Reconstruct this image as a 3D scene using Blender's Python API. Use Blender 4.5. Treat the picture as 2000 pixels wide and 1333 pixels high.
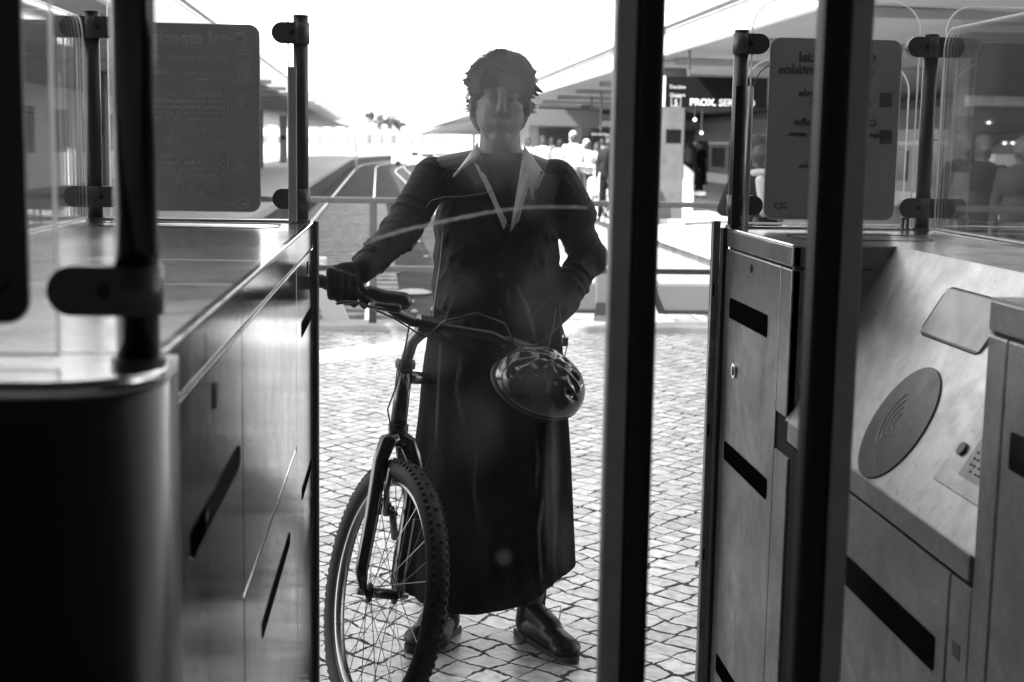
import bpy, bmesh, math, random
import numpy as np
from mathutils import Vector, Matrix
random.seed(7)
R_ = math.radians
for o in list(bpy.data.objects): bpy.data.objects.remove(o)
scene = bpy.context.scene
col = scene.collection

# ------------------------------------------------------------------ camera
F, CH = 2778.0, 1.45
TH, RHO, PSI = R_(7.83), R_(1.0), R_(4.419)
fw = Vector((math.sin(PSI)*math.cos(TH), math.cos(PSI)*math.cos(TH), -math.sin(TH)))
r0 = Vector((math.cos(PSI), -math.sin(PSI), 0)); u0 = r0.cross(fw)
rt = r0*math.cos(RHO)+u0*math.sin(RHO); up = rt.cross(fw)
cd = bpy.data.cameras.new('camera'); cam = bpy.data.objects.new('camera', cd); col.objects.link(cam)
M = Matrix((( rt.x, up.x, -fw.x, 0), (rt.y, up.y, -fw.y, 0), (rt.z, up.z, -fw.z, CH), (0,0,0,1)))
cam.matrix_world = M
cd.sensor_width = 36; cd.lens = F/2000*36; cd.clip_start = .02; cd.clip_end = 5000
cd.dof.use_dof = True; cd.dof.focus_distance = 3.55; cd.dof.aperture_fstop = 6.3
scene.camera = cam
def P(px, py, X=None, Y=None, Z=None):
    """world point seen at a photograph pixel, on the plane X=, Y= or Z="""
    d = fw + rt*((px-1000)/F) - up*((py-666.5)/F); o = Vector((0,0,CH))
    t = X/d.x if X is not None else Y/d.y if Y is not None else (Z-CH)/d.z
    return o+d*t

# ------------------------------------------------------------------ light
SUN_EL, SUN_AZ = R_(40), R_(-130)          # azimuth from +Y, clockwise: the sun stands left and a little behind
w = bpy.data.worlds.new('World'); scene.world = w; w.use_nodes = True
nt = w.node_tree; nt.nodes.clear()
sky = nt.nodes.new('ShaderNodeTexSky'); sky.sky_type = 'NISHITA'; sky.sun_disc = False
sky.sun_elevation = SUN_EL; sky.sun_rotation = SUN_AZ; sky.air_density = 1.0; sky.dust_density = 1.0
bw = nt.nodes.new('ShaderNodeRGBToBW'); bg = nt.nodes.new('ShaderNodeBackground'); ow = nt.nodes.new('ShaderNodeOutputWorld')
nt.links.new(sky.outputs[0], bw.inputs[0]); nt.links.new(bw.outputs[0], bg.inputs[0]); bg.inputs[1].default_value = .15
nt.links.new(bg.outputs[0], ow.inputs[0])
sd = bpy.data.lights.new('sun', 'SUN'); sd.energy = 2.0; sd.angle = R_(.5); sd.color = (1,1,1)
so = bpy.data.objects.new('sun', sd); col.objects.link(so)
sdir = Vector((math.sin(SUN_AZ)*math.cos(SUN_EL), math.cos(SUN_AZ)*math.cos(SUN_EL), math.sin(SUN_EL)))
so.rotation_euler = sdir.to_track_quat('Z', 'Y').to_euler()
vs = scene.view_settings; vs.view_transform = 'Standard'; vs.look = 'None'; vs.exposure = 2.65; vs.gamma = 1
scene.render.engine = 'CYCLES'
scene.cycles.max_bounces = 10; scene.cycles.transparent_max_bounces = 24
scene.render.resolution_x = 1024; scene.render.resolution_y = 682

# ------------------------------------------------------------------ materials (all neutral: the place is seen in black and white)
def mat(name, v=.5, rough=.6, metal=0., noise=0., nscale=8., bump=0., bscale=60., spec=.5, rvar=0., stretch=(1,1,1), detail=6., coat=0.):
    m = bpy.data.materials.new(name); m.use_nodes = True; t = m.node_tree; N = t.nodes; L = t.links
    b = N['Principled BSDF']; b.inputs['Base Color'].default_value = (v,v,v,1); b.inputs['Roughness'].default_value = rough
    b.inputs['Metallic'].default_value = metal; b.inputs['Specular IOR Level'].default_value = spec
    b.inputs['Coat Weight'].default_value = coat
    tc = N.new('ShaderNodeTexCoord'); mp = N.new('ShaderNodeMapping'); mp.inputs['Scale'].default_value = stretch
    L.new(tc.outputs['Object'], mp.inputs[0])
    if noise or rvar:
        n = N.new('ShaderNodeTexNoise'); n.inputs['Scale'].default_value = nscale; n.inputs['Detail'].default_value = detail; n.inputs['Roughness'].default_value = .62
        L.new(mp.outputs[0], n.inputs['Vector'])
        if noise:
            mr = N.new('ShaderNodeMapRange'); mr.inputs[1].default_value = .3; mr.inputs[2].default_value = .7
            mr.inputs[3].default_value = v*(1-noise); mr.inputs[4].default_value = min(1, v*(1+noise))
            L.new(n.outputs['Fac'], mr.inputs[0]); L.new(mr.outputs[0], b.inputs['Base Color'])
        if rvar:
            mr = N.new('ShaderNodeMapRange'); mr.inputs[1].default_value = .3; mr.inputs[2].default_value = .7
            mr.inputs[3].default_value = max(.02, rough-rvar); mr.inputs[4].default_value = min(1, rough+rvar)
            L.new(n.outputs['Fac'], mr.inputs[0]); L.new(mr.outputs[0], b.inputs['Roughness'])
    if bump:
        n2 = N.new('ShaderNodeTexNoise'); n2.inputs['Scale'].default_value = bscale; n2.inputs['Detail'].default_value = 5
        L.new(mp.outputs[0], n2.inputs['Vector'])
        bp = N.new('ShaderNodeBump'); bp.inputs['Strength'].default_value = bump; bp.inputs['Distance'].default_value = .004
        L.new(n2.outputs['Fac'], bp.inputs['Height']); L.new(bp.outputs[0], b.inputs['Normal'])
    return m
def steel_mat(name, v, rough, scratch=.35):
    """brushed sheet steel: cloudy smears, fine hairline scratches and darker specks of wear"""
    m = bpy.data.materials.new(name); m.use_nodes = True; t = m.node_tree; N = t.nodes; L = t.links
    b = N['Principled BSDF']; b.inputs['Metallic'].default_value = 1
    tc = N.new('ShaderNodeTexCoord')
    n = N.new('ShaderNodeTexNoise'); n.inputs['Scale'].default_value = 5; n.inputs['Detail'].default_value = 9; n.inputs['Roughness'].default_value = .68; n.inputs['Distortion'].default_value = .6
    L.new(tc.outputs['Object'], n.inputs['Vector'])
    sp = N.new('ShaderNodeTexNoise'); sp.inputs['Scale'].default_value = 70; sp.inputs['Detail'].default_value = 4
    L.new(tc.outputs['Object'], sp.inputs['Vector'])
    r1 = N.new('ShaderNodeMapRange'); r1.inputs[1].default_value = .32; r1.inputs[2].default_value = .68; r1.inputs[3].default_value = v*.72; r1.inputs[4].default_value = v*1.2
    L.new(n.outputs['Fac'], r1.inputs[0])
    r2 = N.new('ShaderNodeMapRange'); r2.inputs[1].default_value = .24; r2.inputs[2].default_value = .36; r2.inputs[3].default_value = .6; r2.inputs[4].default_value = 1
    L.new(sp.outputs['Fac'], r2.inputs[0])
    mu = N.new('ShaderNodeMath'); mu.operation = 'MULTIPLY'; L.new(r1.outputs[0], mu.inputs[0]); L.new(r2.outputs[0], mu.inputs[1])
    fn = N.new('ShaderNodeTexNoise'); fn.inputs['Scale'].default_value = 26; fn.inputs['Detail'].default_value = 9; fn.inputs['Roughness'].default_value = .7
    L.new(tc.outputs['Object'], fn.inputs['Vector'])
    r5 = N.new('ShaderNodeMapRange'); r5.inputs[1].default_value = .35; r5.inputs[2].default_value = .6; r5.inputs[3].default_value = .84; r5.inputs[4].default_value = 1.05; L.new(fn.outputs['Fac'], r5.inputs[0])
    mu2 = N.new('ShaderNodeMath'); mu2.operation = 'MULTIPLY'; L.new(mu.outputs[0], mu2.inputs[0]); L.new(r5.outputs[0], mu2.inputs[1])
    L.new(mu2.outputs[0], b.inputs['Base Color'])
    r3 = N.new('ShaderNodeMapRange'); r3.inputs[1].default_value = .3; r3.inputs[2].default_value = .7; r3.inputs[3].default_value = rough*1.35; r3.inputs[4].default_value = rough*.75
    L.new(n.outputs['Fac'], r3.inputs[0]); L.new(r3.outputs[0], b.inputs['Roughness'])
    # hairline scratches: two stretched noises at different angles
    mix = None
    for ang, sc in ((.5, (140, 140, 5)), (-.9, (5, 160, 160))):
        mp = N.new('ShaderNodeMapping'); mp.inputs['Rotation'].default_value = (ang, ang*.6, ang); mp.inputs['Scale'].default_value = sc
        L.new(tc.outputs['Object'], mp.inputs[0])
        s = N.new('ShaderNodeTexNoise'); s.inputs['Scale'].default_value = 1; s.inputs['Detail'].default_value = 3; L.new(mp.outputs[0], s.inputs['Vector'])
        if mix is None: mix = s
        else:
            a = N.new('ShaderNodeMath'); a.operation = 'ADD'; L.new(mix.outputs['Fac'], a.inputs[0]); L.new(s.outputs['Fac'], a.inputs[1]); mix = a
    bp = N.new('ShaderNodeBump'); bp.inputs['Strength'].default_value = scratch; bp.inputs['Distance'].default_value = .0012
    L.new(mix.outputs[0], bp.inputs['Height']); L.new(bp.outputs[0], b.inputs['Normal'])
    return m
def glass_mat(name, gloss=.08, dirt=.02, nscale=3., thr=(.45,.75), tint=1.0, amount=.12, stretch=(1,1,1)):
    m = bpy.data.materials.new(name); m.use_nodes = True; t = m.node_tree; N = t.nodes; L = t.links; N.clear()
    out = N.new('ShaderNodeOutputMaterial'); tr = N.new('ShaderNodeBsdfTransparent'); tr.inputs[0].default_value = (tint,tint,tint,1)
    gl = N.new('ShaderNodeBsdfGlossy'); gl.inputs['Roughness'].default_value = .02; gl.inputs[0].default_value = (.9,.9,.9,1)
    lw = N.new('ShaderNodeLayerWeight'); lw.inputs[0].default_value = gloss+.12
    mg = N.new('ShaderNodeMath'); mg.operation = 'MULTIPLY'; mg.inputs[1].default_value = .55; L.new(lw.outputs['Fresnel'], mg.inputs[0])
    m1 = N.new('ShaderNodeMixShader'); L.new(mg.outputs[0], m1.inputs[0]); L.new(tr.outputs[0], m1.inputs[1]); L.new(gl.outputs[0], m1.inputs[2])
    df = N.new('ShaderNodeBsdfDiffuse'); df.inputs[0].default_value = (.8,.8,.8,1)
    tl = N.new('ShaderNodeBsdfTranslucent'); tl.inputs[0].default_value = (.8,.8,.8,1)
    m2 = N.new('ShaderNodeMixShader'); m2.inputs[0].default_value = .6; L.new(df.outputs[0], m2.inputs[1]); L.new(tl.outputs[0], m2.inputs[2])
    tc = N.new('ShaderNodeTexCoord'); mp = N.new('ShaderNodeMapping'); mp.inputs['Scale'].default_value = stretch; L.new(tc.outputs['Object'], mp.inputs[0])
    n = N.new('ShaderNodeTexNoise'); n.inputs['Scale'].default_value = nscale; n.inputs['Detail'].default_value = 8; n.inputs['Distortion'].default_value = .8; L.new(mp.outputs[0], n.inputs['Vector'])
    mr = N.new('ShaderNodeMapRange'); mr.inputs[1].default_value = thr[0]; mr.inputs[2].default_value = thr[1]; mr.inputs[3].default_value = dirt; mr.inputs[4].default_value = amount
    L.new(n.outputs['Fac'], mr.inputs[0])
    m3 = N.new('ShaderNodeMixShader'); L.new(mr.outputs[0], m3.inputs[0]); L.new(m1.outputs[0], m3.inputs[1]); L.new(m2.outputs[0], m3.inputs[2])
    L.new(m3.outputs[0], out.inputs[0])
    return m
def translucent_mat(name, v=.8, trans=.5, clear=.0, rough=.3):
    m = bpy.data.materials.new(name); m.use_nodes = True; t = m.node_tree; N = t.nodes; L = t.links; N.clear()
    out = N.new('ShaderNodeOutputMaterial')
    df = N.new('ShaderNodeBsdfPrincipled'); df.inputs['Base Color'].default_value = (v,v,v,1); df.inputs['Roughness'].default_value = rough
    tl = N.new('ShaderNodeBsdfTranslucent'); tl.inputs[0].default_value = (v,v,v,1)
    m1 = N.new('ShaderNodeMixShader'); m1.inputs[0].default_value = trans; L.new(df.outputs[0], m1.inputs[1]); L.new(tl.outputs[0], m1.inputs[2])
    tr = N.new('ShaderNodeBsdfTransparent'); m2 = N.new('ShaderNodeMixShader'); m2.inputs[0].default_value = clear
    L.new(m1.outputs[0], m2.inputs[1]); L.new(tr.outputs[0], m2.inputs[2]); L.new(m2.outputs[0], out.inputs[0])
    return m
def cobble_mat(name, base=.52):
    m = bpy.data.materials.new(name); m.use_nodes = True; t = m.node_tree; N = t.nodes; L = t.links
    b = N['Principled BSDF']
    tc = N.new('ShaderNodeTexCoord'); mp = N.new('ShaderNodeMapping'); mp.inputs['Rotation'].default_value = (0,0,R_(46)); L.new(tc.outputs['Object'], mp.inputs[0])
    dn = N.new('ShaderNodeTexNoise'); dn.inputs['Scale'].default_value = 2.2; dn.inputs['Detail'].default_value = 2; L.new(mp.outputs[0], dn.inputs['Vector'])
    dn2 = N.new('ShaderNodeTexNoise'); dn2.inputs['Scale'].default_value = 45; dn2.inputs['Detail'].default_value = 2; L.new(mp.outputs[0], dn2.inputs['Vector'])
    def madd(a, k, c):
        v = N.new('ShaderNodeVectorMath'); v.operation = 'MULTIPLY_ADD'; L.new(a.outputs['Color'], v.inputs[0]); v.inputs[1].default_value = (k,k,0); L.new(c.outputs[0], v.inputs[2]); return v
    dn3 = N.new('ShaderNodeTexNoise'); dn3.inputs['Scale'].default_value = 8; dn3.inputs['Detail'].default_value = 1; L.new(mp.outputs[0], dn3.inputs['Vector'])
    v1 = madd(dn, .12, mp); v2 = madd(dn3, .055, v1); v3 = madd(dn2, .018, v2)
    br = N.new('ShaderNodeTexBrick'); br.offset = .12; br.squash = 1
    br.inputs['Color1'].default_value = (0,0,0,1); br.inputs['Color2'].default_value = (1,1,1,1); br.inputs['Mortar'].default_value = (.5,.5,.5,1)
    br.inputs['Scale'].default_value = 1; br.inputs['Brick Width'].default_value = .098; br.inputs['Row Height'].default_value = .088
    br.inputs['Mortar Smooth'].default_value = .35; br.inputs['Bias'].default_value = 0
    L.new(v3.outputs[0], br.inputs['Vector'])
    jn = N.new('ShaderNodeTexNoise'); jn.inputs['Scale'].default_value = 9; L.new(mp.outputs[0], jn.inputs['Vector'])
    ja = N.new('ShaderNodeMath'); ja.operation = 'MULTIPLY_ADD'; ja.inputs[1].default_value = .022; ja.inputs[2].default_value = -.0055; L.new(jn.outputs['Fac'], ja.inputs[0]); L.new(ja.outputs[0], br.inputs['Mortar Size'])
    j = N.new('ShaderNodeMath'); j.operation = 'SUBTRACT'; j.inputs[0].default_value = 1; L.new(br.outputs['Fac'], j.inputs[1])
    sep = N.new('ShaderNodeSeparateColor'); L.new(br.outputs['Color'], sep.inputs[0])
    sv = N.new('ShaderNodeMapRange'); sv.inputs[3].default_value = base*.68; sv.inputs[4].default_value = base*1.3; L.new(sep.outputs[0], sv.inputs[0])
    st = N.new('ShaderNodeTexNoise'); st.inputs['Scale'].default_value = 26; st.inputs['Detail'].default_value = 7; L.new(mp.outputs[0], st.inputs['Vector'])
    sr = N.new('ShaderNodeMapRange'); sr.inputs[1].default_value = .3; sr.inputs[2].default_value = .6; sr.inputs[3].default_value = .55; sr.inputs[4].default_value = 1.08; L.new(st.outputs['Fac'], sr.inputs[0])
    mu = N.new('ShaderNodeMath'); mu.operation = 'MULTIPLY'; L.new(sv.outputs[0], mu.inputs[0]); L.new(sr.outputs[0], mu.inputs[1])
    mx = N.new('ShaderNodeMix'); mx.data_type = 'FLOAT'; mx.inputs[2].default_value = .035; L.new(j.outputs[0], mx.inputs[0]); L.new(mu.outputs[0], mx.inputs[3])
    L.new(mx.outputs[0], b.inputs['Base Color'])
    rr = N.new('ShaderNodeMapRange'); rr.inputs[3].default_value = .9; rr.inputs[4].default_value = .34; L.new(j.outputs[0], rr.inputs[0]); L.new(rr.outputs[0], b.inputs['Roughness'])
    h = j
    ha = N.new('ShaderNodeMath'); ha.operation = 'MULTIPLY_ADD'; ha.inputs[1].default_value = .25; L.new(st.outputs['Fac'], ha.inputs[0]); L.new(h.outputs[0], ha.inputs[2])
    bp = N.new('ShaderNodeBump'); bp.inputs['Strength'].default_value = .6; bp.inputs['Distance'].default_value = .006; L.new(ha.outputs[0], bp.inputs['Height']); L.new(bp.outputs[0], b.inputs['Normal'])
    return m

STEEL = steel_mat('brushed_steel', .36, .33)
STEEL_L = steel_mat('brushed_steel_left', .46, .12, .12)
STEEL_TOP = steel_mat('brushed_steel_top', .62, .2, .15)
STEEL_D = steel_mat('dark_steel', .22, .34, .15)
STEEL_POL = mat('polished_steel', .8, .12, 1, rvar=.05, nscale=20)
DISC = steel_mat('reader_disc_steel', .085, .3, .15)
GAP = mat('panel_gap', .008, .9)
RUBBER = mat('black_rubber', .012, .55)
POST = mat('grey_painted_post', .06, .38, .35, rvar=.05)
FRAME = mat('gate_frame_grey', .5, .5, .0, noise=.1, nscale=30)
CLAMP = mat('dark_clamp', .10, .42, .3)
BLACKG = mat('black_gloss', .010, .16, 0, coat=.4)
CAPM = mat('end_cap_black', .035, .3, .5)
PANE = glass_mat('clear_pane', .04, .005, 2.2, (.5,.8), .97, .03)
PANE_DUSTY = glass_mat('dusty_pane', .06, .010, 3, (.45,.8), .92, .05)
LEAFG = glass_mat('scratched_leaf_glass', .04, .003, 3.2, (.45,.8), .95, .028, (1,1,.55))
EDGE = translucent_mat('glass_edge', .85, .5, .25)
SCRATCH = translucent_mat('scratch_white', .95, .75, .0, .8)
SHEET = translucent_mat('notice_back', .34, .45, .03)
SHEET_R = translucent_mat('notice_back_grey', .27, .6, .04)
SHEETTXT = translucent_mat('notice_print_light', .95, .75, .0)
SHEETTXT_D = translucent_mat('notice_print_dark', .17, .4, .0, .6)
COB = cobble_mat('cobblestones', .62)
CONC = mat('platform_concrete', .5, .8, noise=.25, nscale=3, bump=.2)
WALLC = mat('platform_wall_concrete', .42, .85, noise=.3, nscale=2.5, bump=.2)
WALLD = mat('platform_wall_shaded', .08, .9, noise=.45, nscale=2.0, stretch=(1,1,.3))  # left wall's shade put into the base tone; noise adds stains
BALLAST = mat('ballast', .035, .95, noise=.9, nscale=1.2, bump=1, bscale=30)
SLEEPER = mat('concrete_sleeper', .38, .9, noise=.3, nscale=5)
RAILM = mat('rail_steel', .55, .25, 1)
RAILS = mat('rail_side', .12, .7)
WHITEP = mat('white_paint', .8, .5, noise=.06, nscale=6)
FENCEM = mat('fence_galvanised', .09, .4, .5, noise=.1, nscale=12)
CEIL = mat('hall_ceiling', .10, .8, noise=.1)
HWALL = mat('hall_wall', .09, .7, noise=.2)
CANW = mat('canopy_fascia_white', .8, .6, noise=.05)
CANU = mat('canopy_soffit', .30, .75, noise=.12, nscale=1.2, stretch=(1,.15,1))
DARKSIGN = mat('dark_sign', .008, .7, spec=.05)
LEDM = mat('led_text', .5, .6)
CLOTH_D = mat('black_wool', .005, .9, noise=.35, nscale=20, bump=.5, bscale=240, spec=.08)
JACKET = mat('dark_ribbed_jacket', .007, .65, noise=.45, nscale=14, bump=.9, bscale=70, spec=.16, stretch=(1,1,3))
SKIRTM = mat('black_skirt_wool', .005, .85, noise=.45, nscale=10, bump=.6, bscale=200, spec=.10)
SKIN = mat('skin', .055, .5, noise=.08, nscale=30)
HAIRM = mat('dark_hair', .025, .8, noise=.4, nscale=90, stretch=(1,1,.2), bump=.6, bscale=160)
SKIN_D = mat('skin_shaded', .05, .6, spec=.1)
SHIRT = translucent_mat('white_shirt', .75, .35, 0, .8)
LEATHER = mat('black_leather', .008, .38, bump=.4, bscale=60, spec=.3)
GLOVE = mat('dark_glove', .006, .7, bump=.3, bscale=90, spec=.1)
BIKEP = mat('bike_paint_dark', .015, .22, coat=.6)
ALLOY = mat('bike_alloy', .3, .28, 1)
TYREM = mat('tyre_rubber', .008, .7, bump=.3, bscale=90)
PLASTIC = mat('black_plastic', .012, .3)
HELM = mat('helmet_shell', .012, .22, coat=.5)
FOAM = mat('helmet_foam', .01, .8)
COLM = mat('column_concrete', .11, .85, noise=.2, nscale=3, spec=.2)  # canopy shade put into the colour, darker than the other concrete
WIN = mat('window_dark', .05, .15)
STUCCO = mat('white_stucco', .75, .8, noise=.06)
GREYB = mat('grey_facade', .22, .7, noise=.25, nscale=2)
TRAINM = mat('train_body', .34, .3, .2)
LEAFM = mat('leaf_green', .12, .6, noise=.4)
BARK = mat('bark', .3, .9)
CLOTHES = [mat('cloth_%s' % n, v, .85, noise=.15, spec=.08) for n, v in (('white', .72), ('light', .5), ('mid', .2), ('dark', .025), ('black', .008))]
SOIL = mat('far_ground', .3, .95, noise=.3, nscale=.05)

# ------------------------------------------------------------------ mesh helpers
class MB:
    def __init__(s): s.v = []; s.f = []
    def add(s, vs, fs):
        b = len(s.v); s.v += [Vector(v) for v in vs]; s.f += [tuple(b+i for i in f) for f in fs]; return s
    def box(s, a, b, bev=0.):
        x0,y0,z0 = [min(p,q) for p,q in zip(a,b)]; x1,y1,z1 = [max(p,q) for p,q in zip(a,b)]
        if bev > 0:
            bm = bmesh.new(); bmesh.ops.create_cube(bm, size=1)
            for v in bm.verts: v.co = Vector((x0+(v.co.x+.5)*(x1-x0), y0+(v.co.y+.5)*(y1-y0), z0+(v.co.z+.5)*(z1-z0)))
            bmesh.ops.bevel(bm, geom=list(bm.edges), offset=min(bev, .45*min(x1-x0,y1-y0,z1-z0)), segments=2, affect='EDGES', profile=.5)
            bm.verts.index_update(); s.add([v.co.copy() for v in bm.verts], [[v.index for v in f.verts] for f in bm.faces]); bm.free(); return s
        return s.add([(x0,y0,z0),(x1,y0,z0),(x1,y1,z0),(x0,y1,z0),(x0,y0,z1),(x1,y0,z1),(x1,y1,z1),(x0,y1,z1)],
                     [(3,2,1,0),(4,5,6,7),(0,1,5,4),(1,2,6,5),(2,3,7,6),(3,0,4,7)])
    def prism(s, pts, off):
        """closed planar outline pts, extruded by the vector off"""
        n = len(pts); off = Vector(off); pts = [Vector(p) for p in pts]
        return s.add(pts+[p+off for p in pts], [tuple(range(n))[::-1], tuple(range(n, 2*n))]+[(i,(i+1)%n,(i+1)%n+n,i+n) for i in range(n)])
    def tube(s, path, rad, n=12, cap=True, flat=1.0):
        path = [Vector(p) for p in path]; rs = rad if hasattr(rad, '__len__') else [rad]*len(path)
        b = len(s.v); prev = None
        for i, p in enumerate(path):
            t = (path[min(i+1,len(path)-1)]-path[max(i-1,0)]).normalized()
            if prev is None:
                a = Vector((0,0,1)) if abs(t.z) < .9 else Vector((1,0,0)); prev = t.cross(a).normalized()
            prev = (prev-t*prev.dot(t)).normalized(); q = t.cross(prev)
            for k in range(n):
                an = 2*math.pi*k/n; s.v.append(p+(prev*math.cos(an)+q*math.sin(an)*flat)*rs[i])
        for i in range(len(path)-1):
            for k in range(n): s.f.append((b+i*n+k, b+i*n+(k+1)%n, b+(i+1)*n+(k+1)%n, b+(i+1)*n+k))
        if cap: s.f.append(tuple(b+k for k in range(n))[::-1]); s.f.append(tuple(b+(len(path)-1)*n+k for k in range(n)))
        return s
    def ring(s, c, ax, R, r, n=48, m=10, rx=None):
        """torus: centre, axis, radii (rx = half width along the axis)"""
        ax = Vector(ax).normalized(); a = ax.orthogonal().normalized(); q = ax.cross(a); c = Vector(c); b = len(s.v); rx = rx or r
        for i in range(n):
            t = 2*math.pi*i/n; d = a*math.cos(t)+q*math.sin(t)
            for k in range(m):
                u = 2*math.pi*k/m; s.v.append(c+d*(R+r*math.cos(u))+ax*rx*math.sin(u))
        for i in range(n):
            for k in range(m): s.f.append((b+i*m+k, b+((i+1)%n)*m+k, b+((i+1)%n)*m+(k+1)%m, b+i*m+(k+1)%m))
        return s
    def capsule(s, p0, p1, r0, r1, n=14, sx=1., axis=None):
        p0 = Vector(p0); p1 = Vector(p1); t = (p1-p0); L = t.length
        t = t.normalized() if L > 1e-6 else Vector((0,0,1))
        path = []; rr = []
        for k in range(5):
            an = math.pi/2*(1-k/4); path.append(p0-t*r0*math.sin(an)); rr.append(max(r0*math.cos(an), 1e-4))
        for k in range(5):
            an = math.pi/2*k/4; path.append(p1+t*r1*math.sin(an)); rr.append(max(r1*math.cos(an), 1e-4))
        return s.tube(path, rr, n)
    def ell(s, c, r, rot=None, n=16, m=10):
        c = Vector(c); b = len(s.v); Mr = rot or Matrix.Identity(3)
        s.v.append(c+Mr@Vector((0,0,r[2])))
        for i in range(1, m):
            ph = math.pi*i/m
            for k in range(n):
                t = 2*math.pi*k/n; s.v.append(c+Mr@Vector((r[0]*math.sin(ph)*math.cos(t), r[1]*math.sin(ph)*math.sin(t), r[2]*math.cos(ph))))
        s.v.append(c+Mr@Vector((0,0,-r[2]))); e = len(s.v)-1
        for k in range(n):
            s.f.append((b, b+1+k, b+1+(k+1)%n)); s.f.append((e, b+1+(m-2)*n+(k+1)%n, b+1+(m-2)*n+k))
        for i in range(m-2):
            for k in range(n): s.f.append((b+1+i*n+k, b+1+(i+1)*n+k, b+1+(i+1)*n+(k+1)%n, b+1+i*n+(k+1)%n))
        return s
    def build(s, name, m, parent=None, smooth=False, remesh=0, sm=0):
        org = parent_origin(parent)
        me = bpy.data.meshes.new(name); me.from_pydata([v-org for v in s.v], [], s.f); me.update()
        bm = bmesh.new(); bm.from_mesh(me); bmesh.ops.recalc_face_normals(bm, faces=bm.faces); bm.to_mesh(me); bm.free()
        o = bpy.data.objects.new(name, me); col.objects.link(o)
        if remesh:
            md = o.modifiers.new('r', 'REMESH'); md.mode = 'VOXEL'; md.voxel_size = remesh
            if sm:
                m2 = o.modifiers.new('s', 'SMOOTH'); m2.iterations = sm; m2.factor = .5
            dg = bpy.context.evaluated_depsgraph_get(); nm = bpy.data.meshes.new_from_object(o.evaluated_get(dg)); o.modifiers.clear(); o.data = nm; smooth = True
        o.data.materials.clear(); o.data.materials.append(m)
        if smooth:
            for p in o.data.polygons: p.use_smooth = True
        if parent: o.parent = parent
        return o
ORG = {}
def parent_origin(p):
    return ORG.get(p.name, Vector((0,0,0))) if p else Vector((0,0,0))
def thing(name, loc, label, cat, group=None):
    o = bpy.data.objects.new(name, None); col.objects.link(o); o.location = loc; o.empty_display_size = .05; ORG[o.name] = Vector(loc)
    o['label'] = label; o['category'] = cat
    if group: o['group'] = group
    return o
def sub(o, parent):            # lets a part carry sub-parts
    ORG[o.name] = parent_origin(parent); return o
def tag(o, label, cat, group=None):
    o['label'] = label; o['category'] = cat
    if group: o['group'] = group
    return o
def struct(o): o['kind'] = 'structure'; return o
def copy_tree(o, parent=None):
    c = o.copy(); col.objects.link(c); c.parent = parent
    for ch in list(o.children): copy_tree(ch, c)
    return c
def V(*a): return Vector(a)
def rrect(w, h, r, n=6, corners=(1,1,1,1)):
    """rounded rectangle from (0,0) to (w,h); corners = bl, br, tr, tl"""
    out = []
    for (cx, cy, a0, on) in ((r, r, 180, corners[0]), (w-r, r, 270, corners[1]), (w-r, h-r, 0, corners[2]), (r, h-r, 90, corners[3])):
        if on: out += [(cx+r*math.cos(R_(a0+90*k/n)), cy+r*math.sin(R_(a0+90*k/n))) for k in range(n+1)]
        else: out.append((0 if a0 in (180, 90) else w, 0 if a0 in (180, 270) else h))
    return out
def text_mesh(txt, size, m, name, parent, origin, ux, uy, extr=.0006, bold=0, font_space=1.):
    cu = bpy.data.curves.new('t', 'FONT'); cu.body = txt; cu.size = size; cu.extrude = extr; cu.offset = bold; cu.space_character = font_space; cu.resolution_u = 3
    o = bpy.data.objects.new('t', cu); col.objects.link(o)
    dg = bpy.context.evaluated_depsgraph_get(); me = bpy.data.meshes.new_from_object(o.evaluated_get(dg)); bpy.data.objects.remove(o)
    ux = Vector(ux); uy = Vector(uy); uz = ux.cross(uy); org = Vector(origin)-parent_origin(parent)
    for v in me.vertices: v.co = org+ux*v.co.x+uy*v.co.y+uz*v.co.z
    me.materials.clear(); me.materials.append(m); t = bpy.data.objects.new(name, me); col.objects.link(t); t.parent = parent
    return t

# ------------------------------------------------------------------ setting: ground, platforms, track bed
def sheet(name, pts, m): return struct(MB().add(pts, [tuple(range(len(pts)))]).build(name, m))
KY = 11.0
sheet('ground', [(-900,-60,-1.02),(900,-60,-1.02),(900,1500,-1.02),(-900,1500,-1.02)], SOIL)
sheet('paving', [(-14,-10,0),(16,-10,0),(16,KY,0),(-14,KY,0)], COB)
def cv(Y): return -.019*(Y-11)+(0 if Y < 125 else (Y-125)**2/900.)
YS = [KY+.35]+list(range(14, 95, 9))+list(range(95, 260, 8))
PL, PR = -2.75, 4.85
def strip(name, x0, x1, z, m, ys=YS):
    mb = MB()
    for a, b in zip(ys, ys[1:]): mb.add([(x0+cv(a),a,z),(x1+cv(a),a,z),(x1+cv(b),b,z),(x0+cv(b),b,z)], [(0,1,2,3)])
    return struct(mb.build(name, m))
strip('track_bed', PL, PR, -.95, BALLAST)
strip('platform_surface', -15, PL, .0, CONC); strip('platform_surface', PR, 30, .0, CONC)
MB().box((-14,KY,-.95),(16,KY+.35,.05), .01).build('kerb', WALLC)['kind'] = 'structure'
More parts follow.
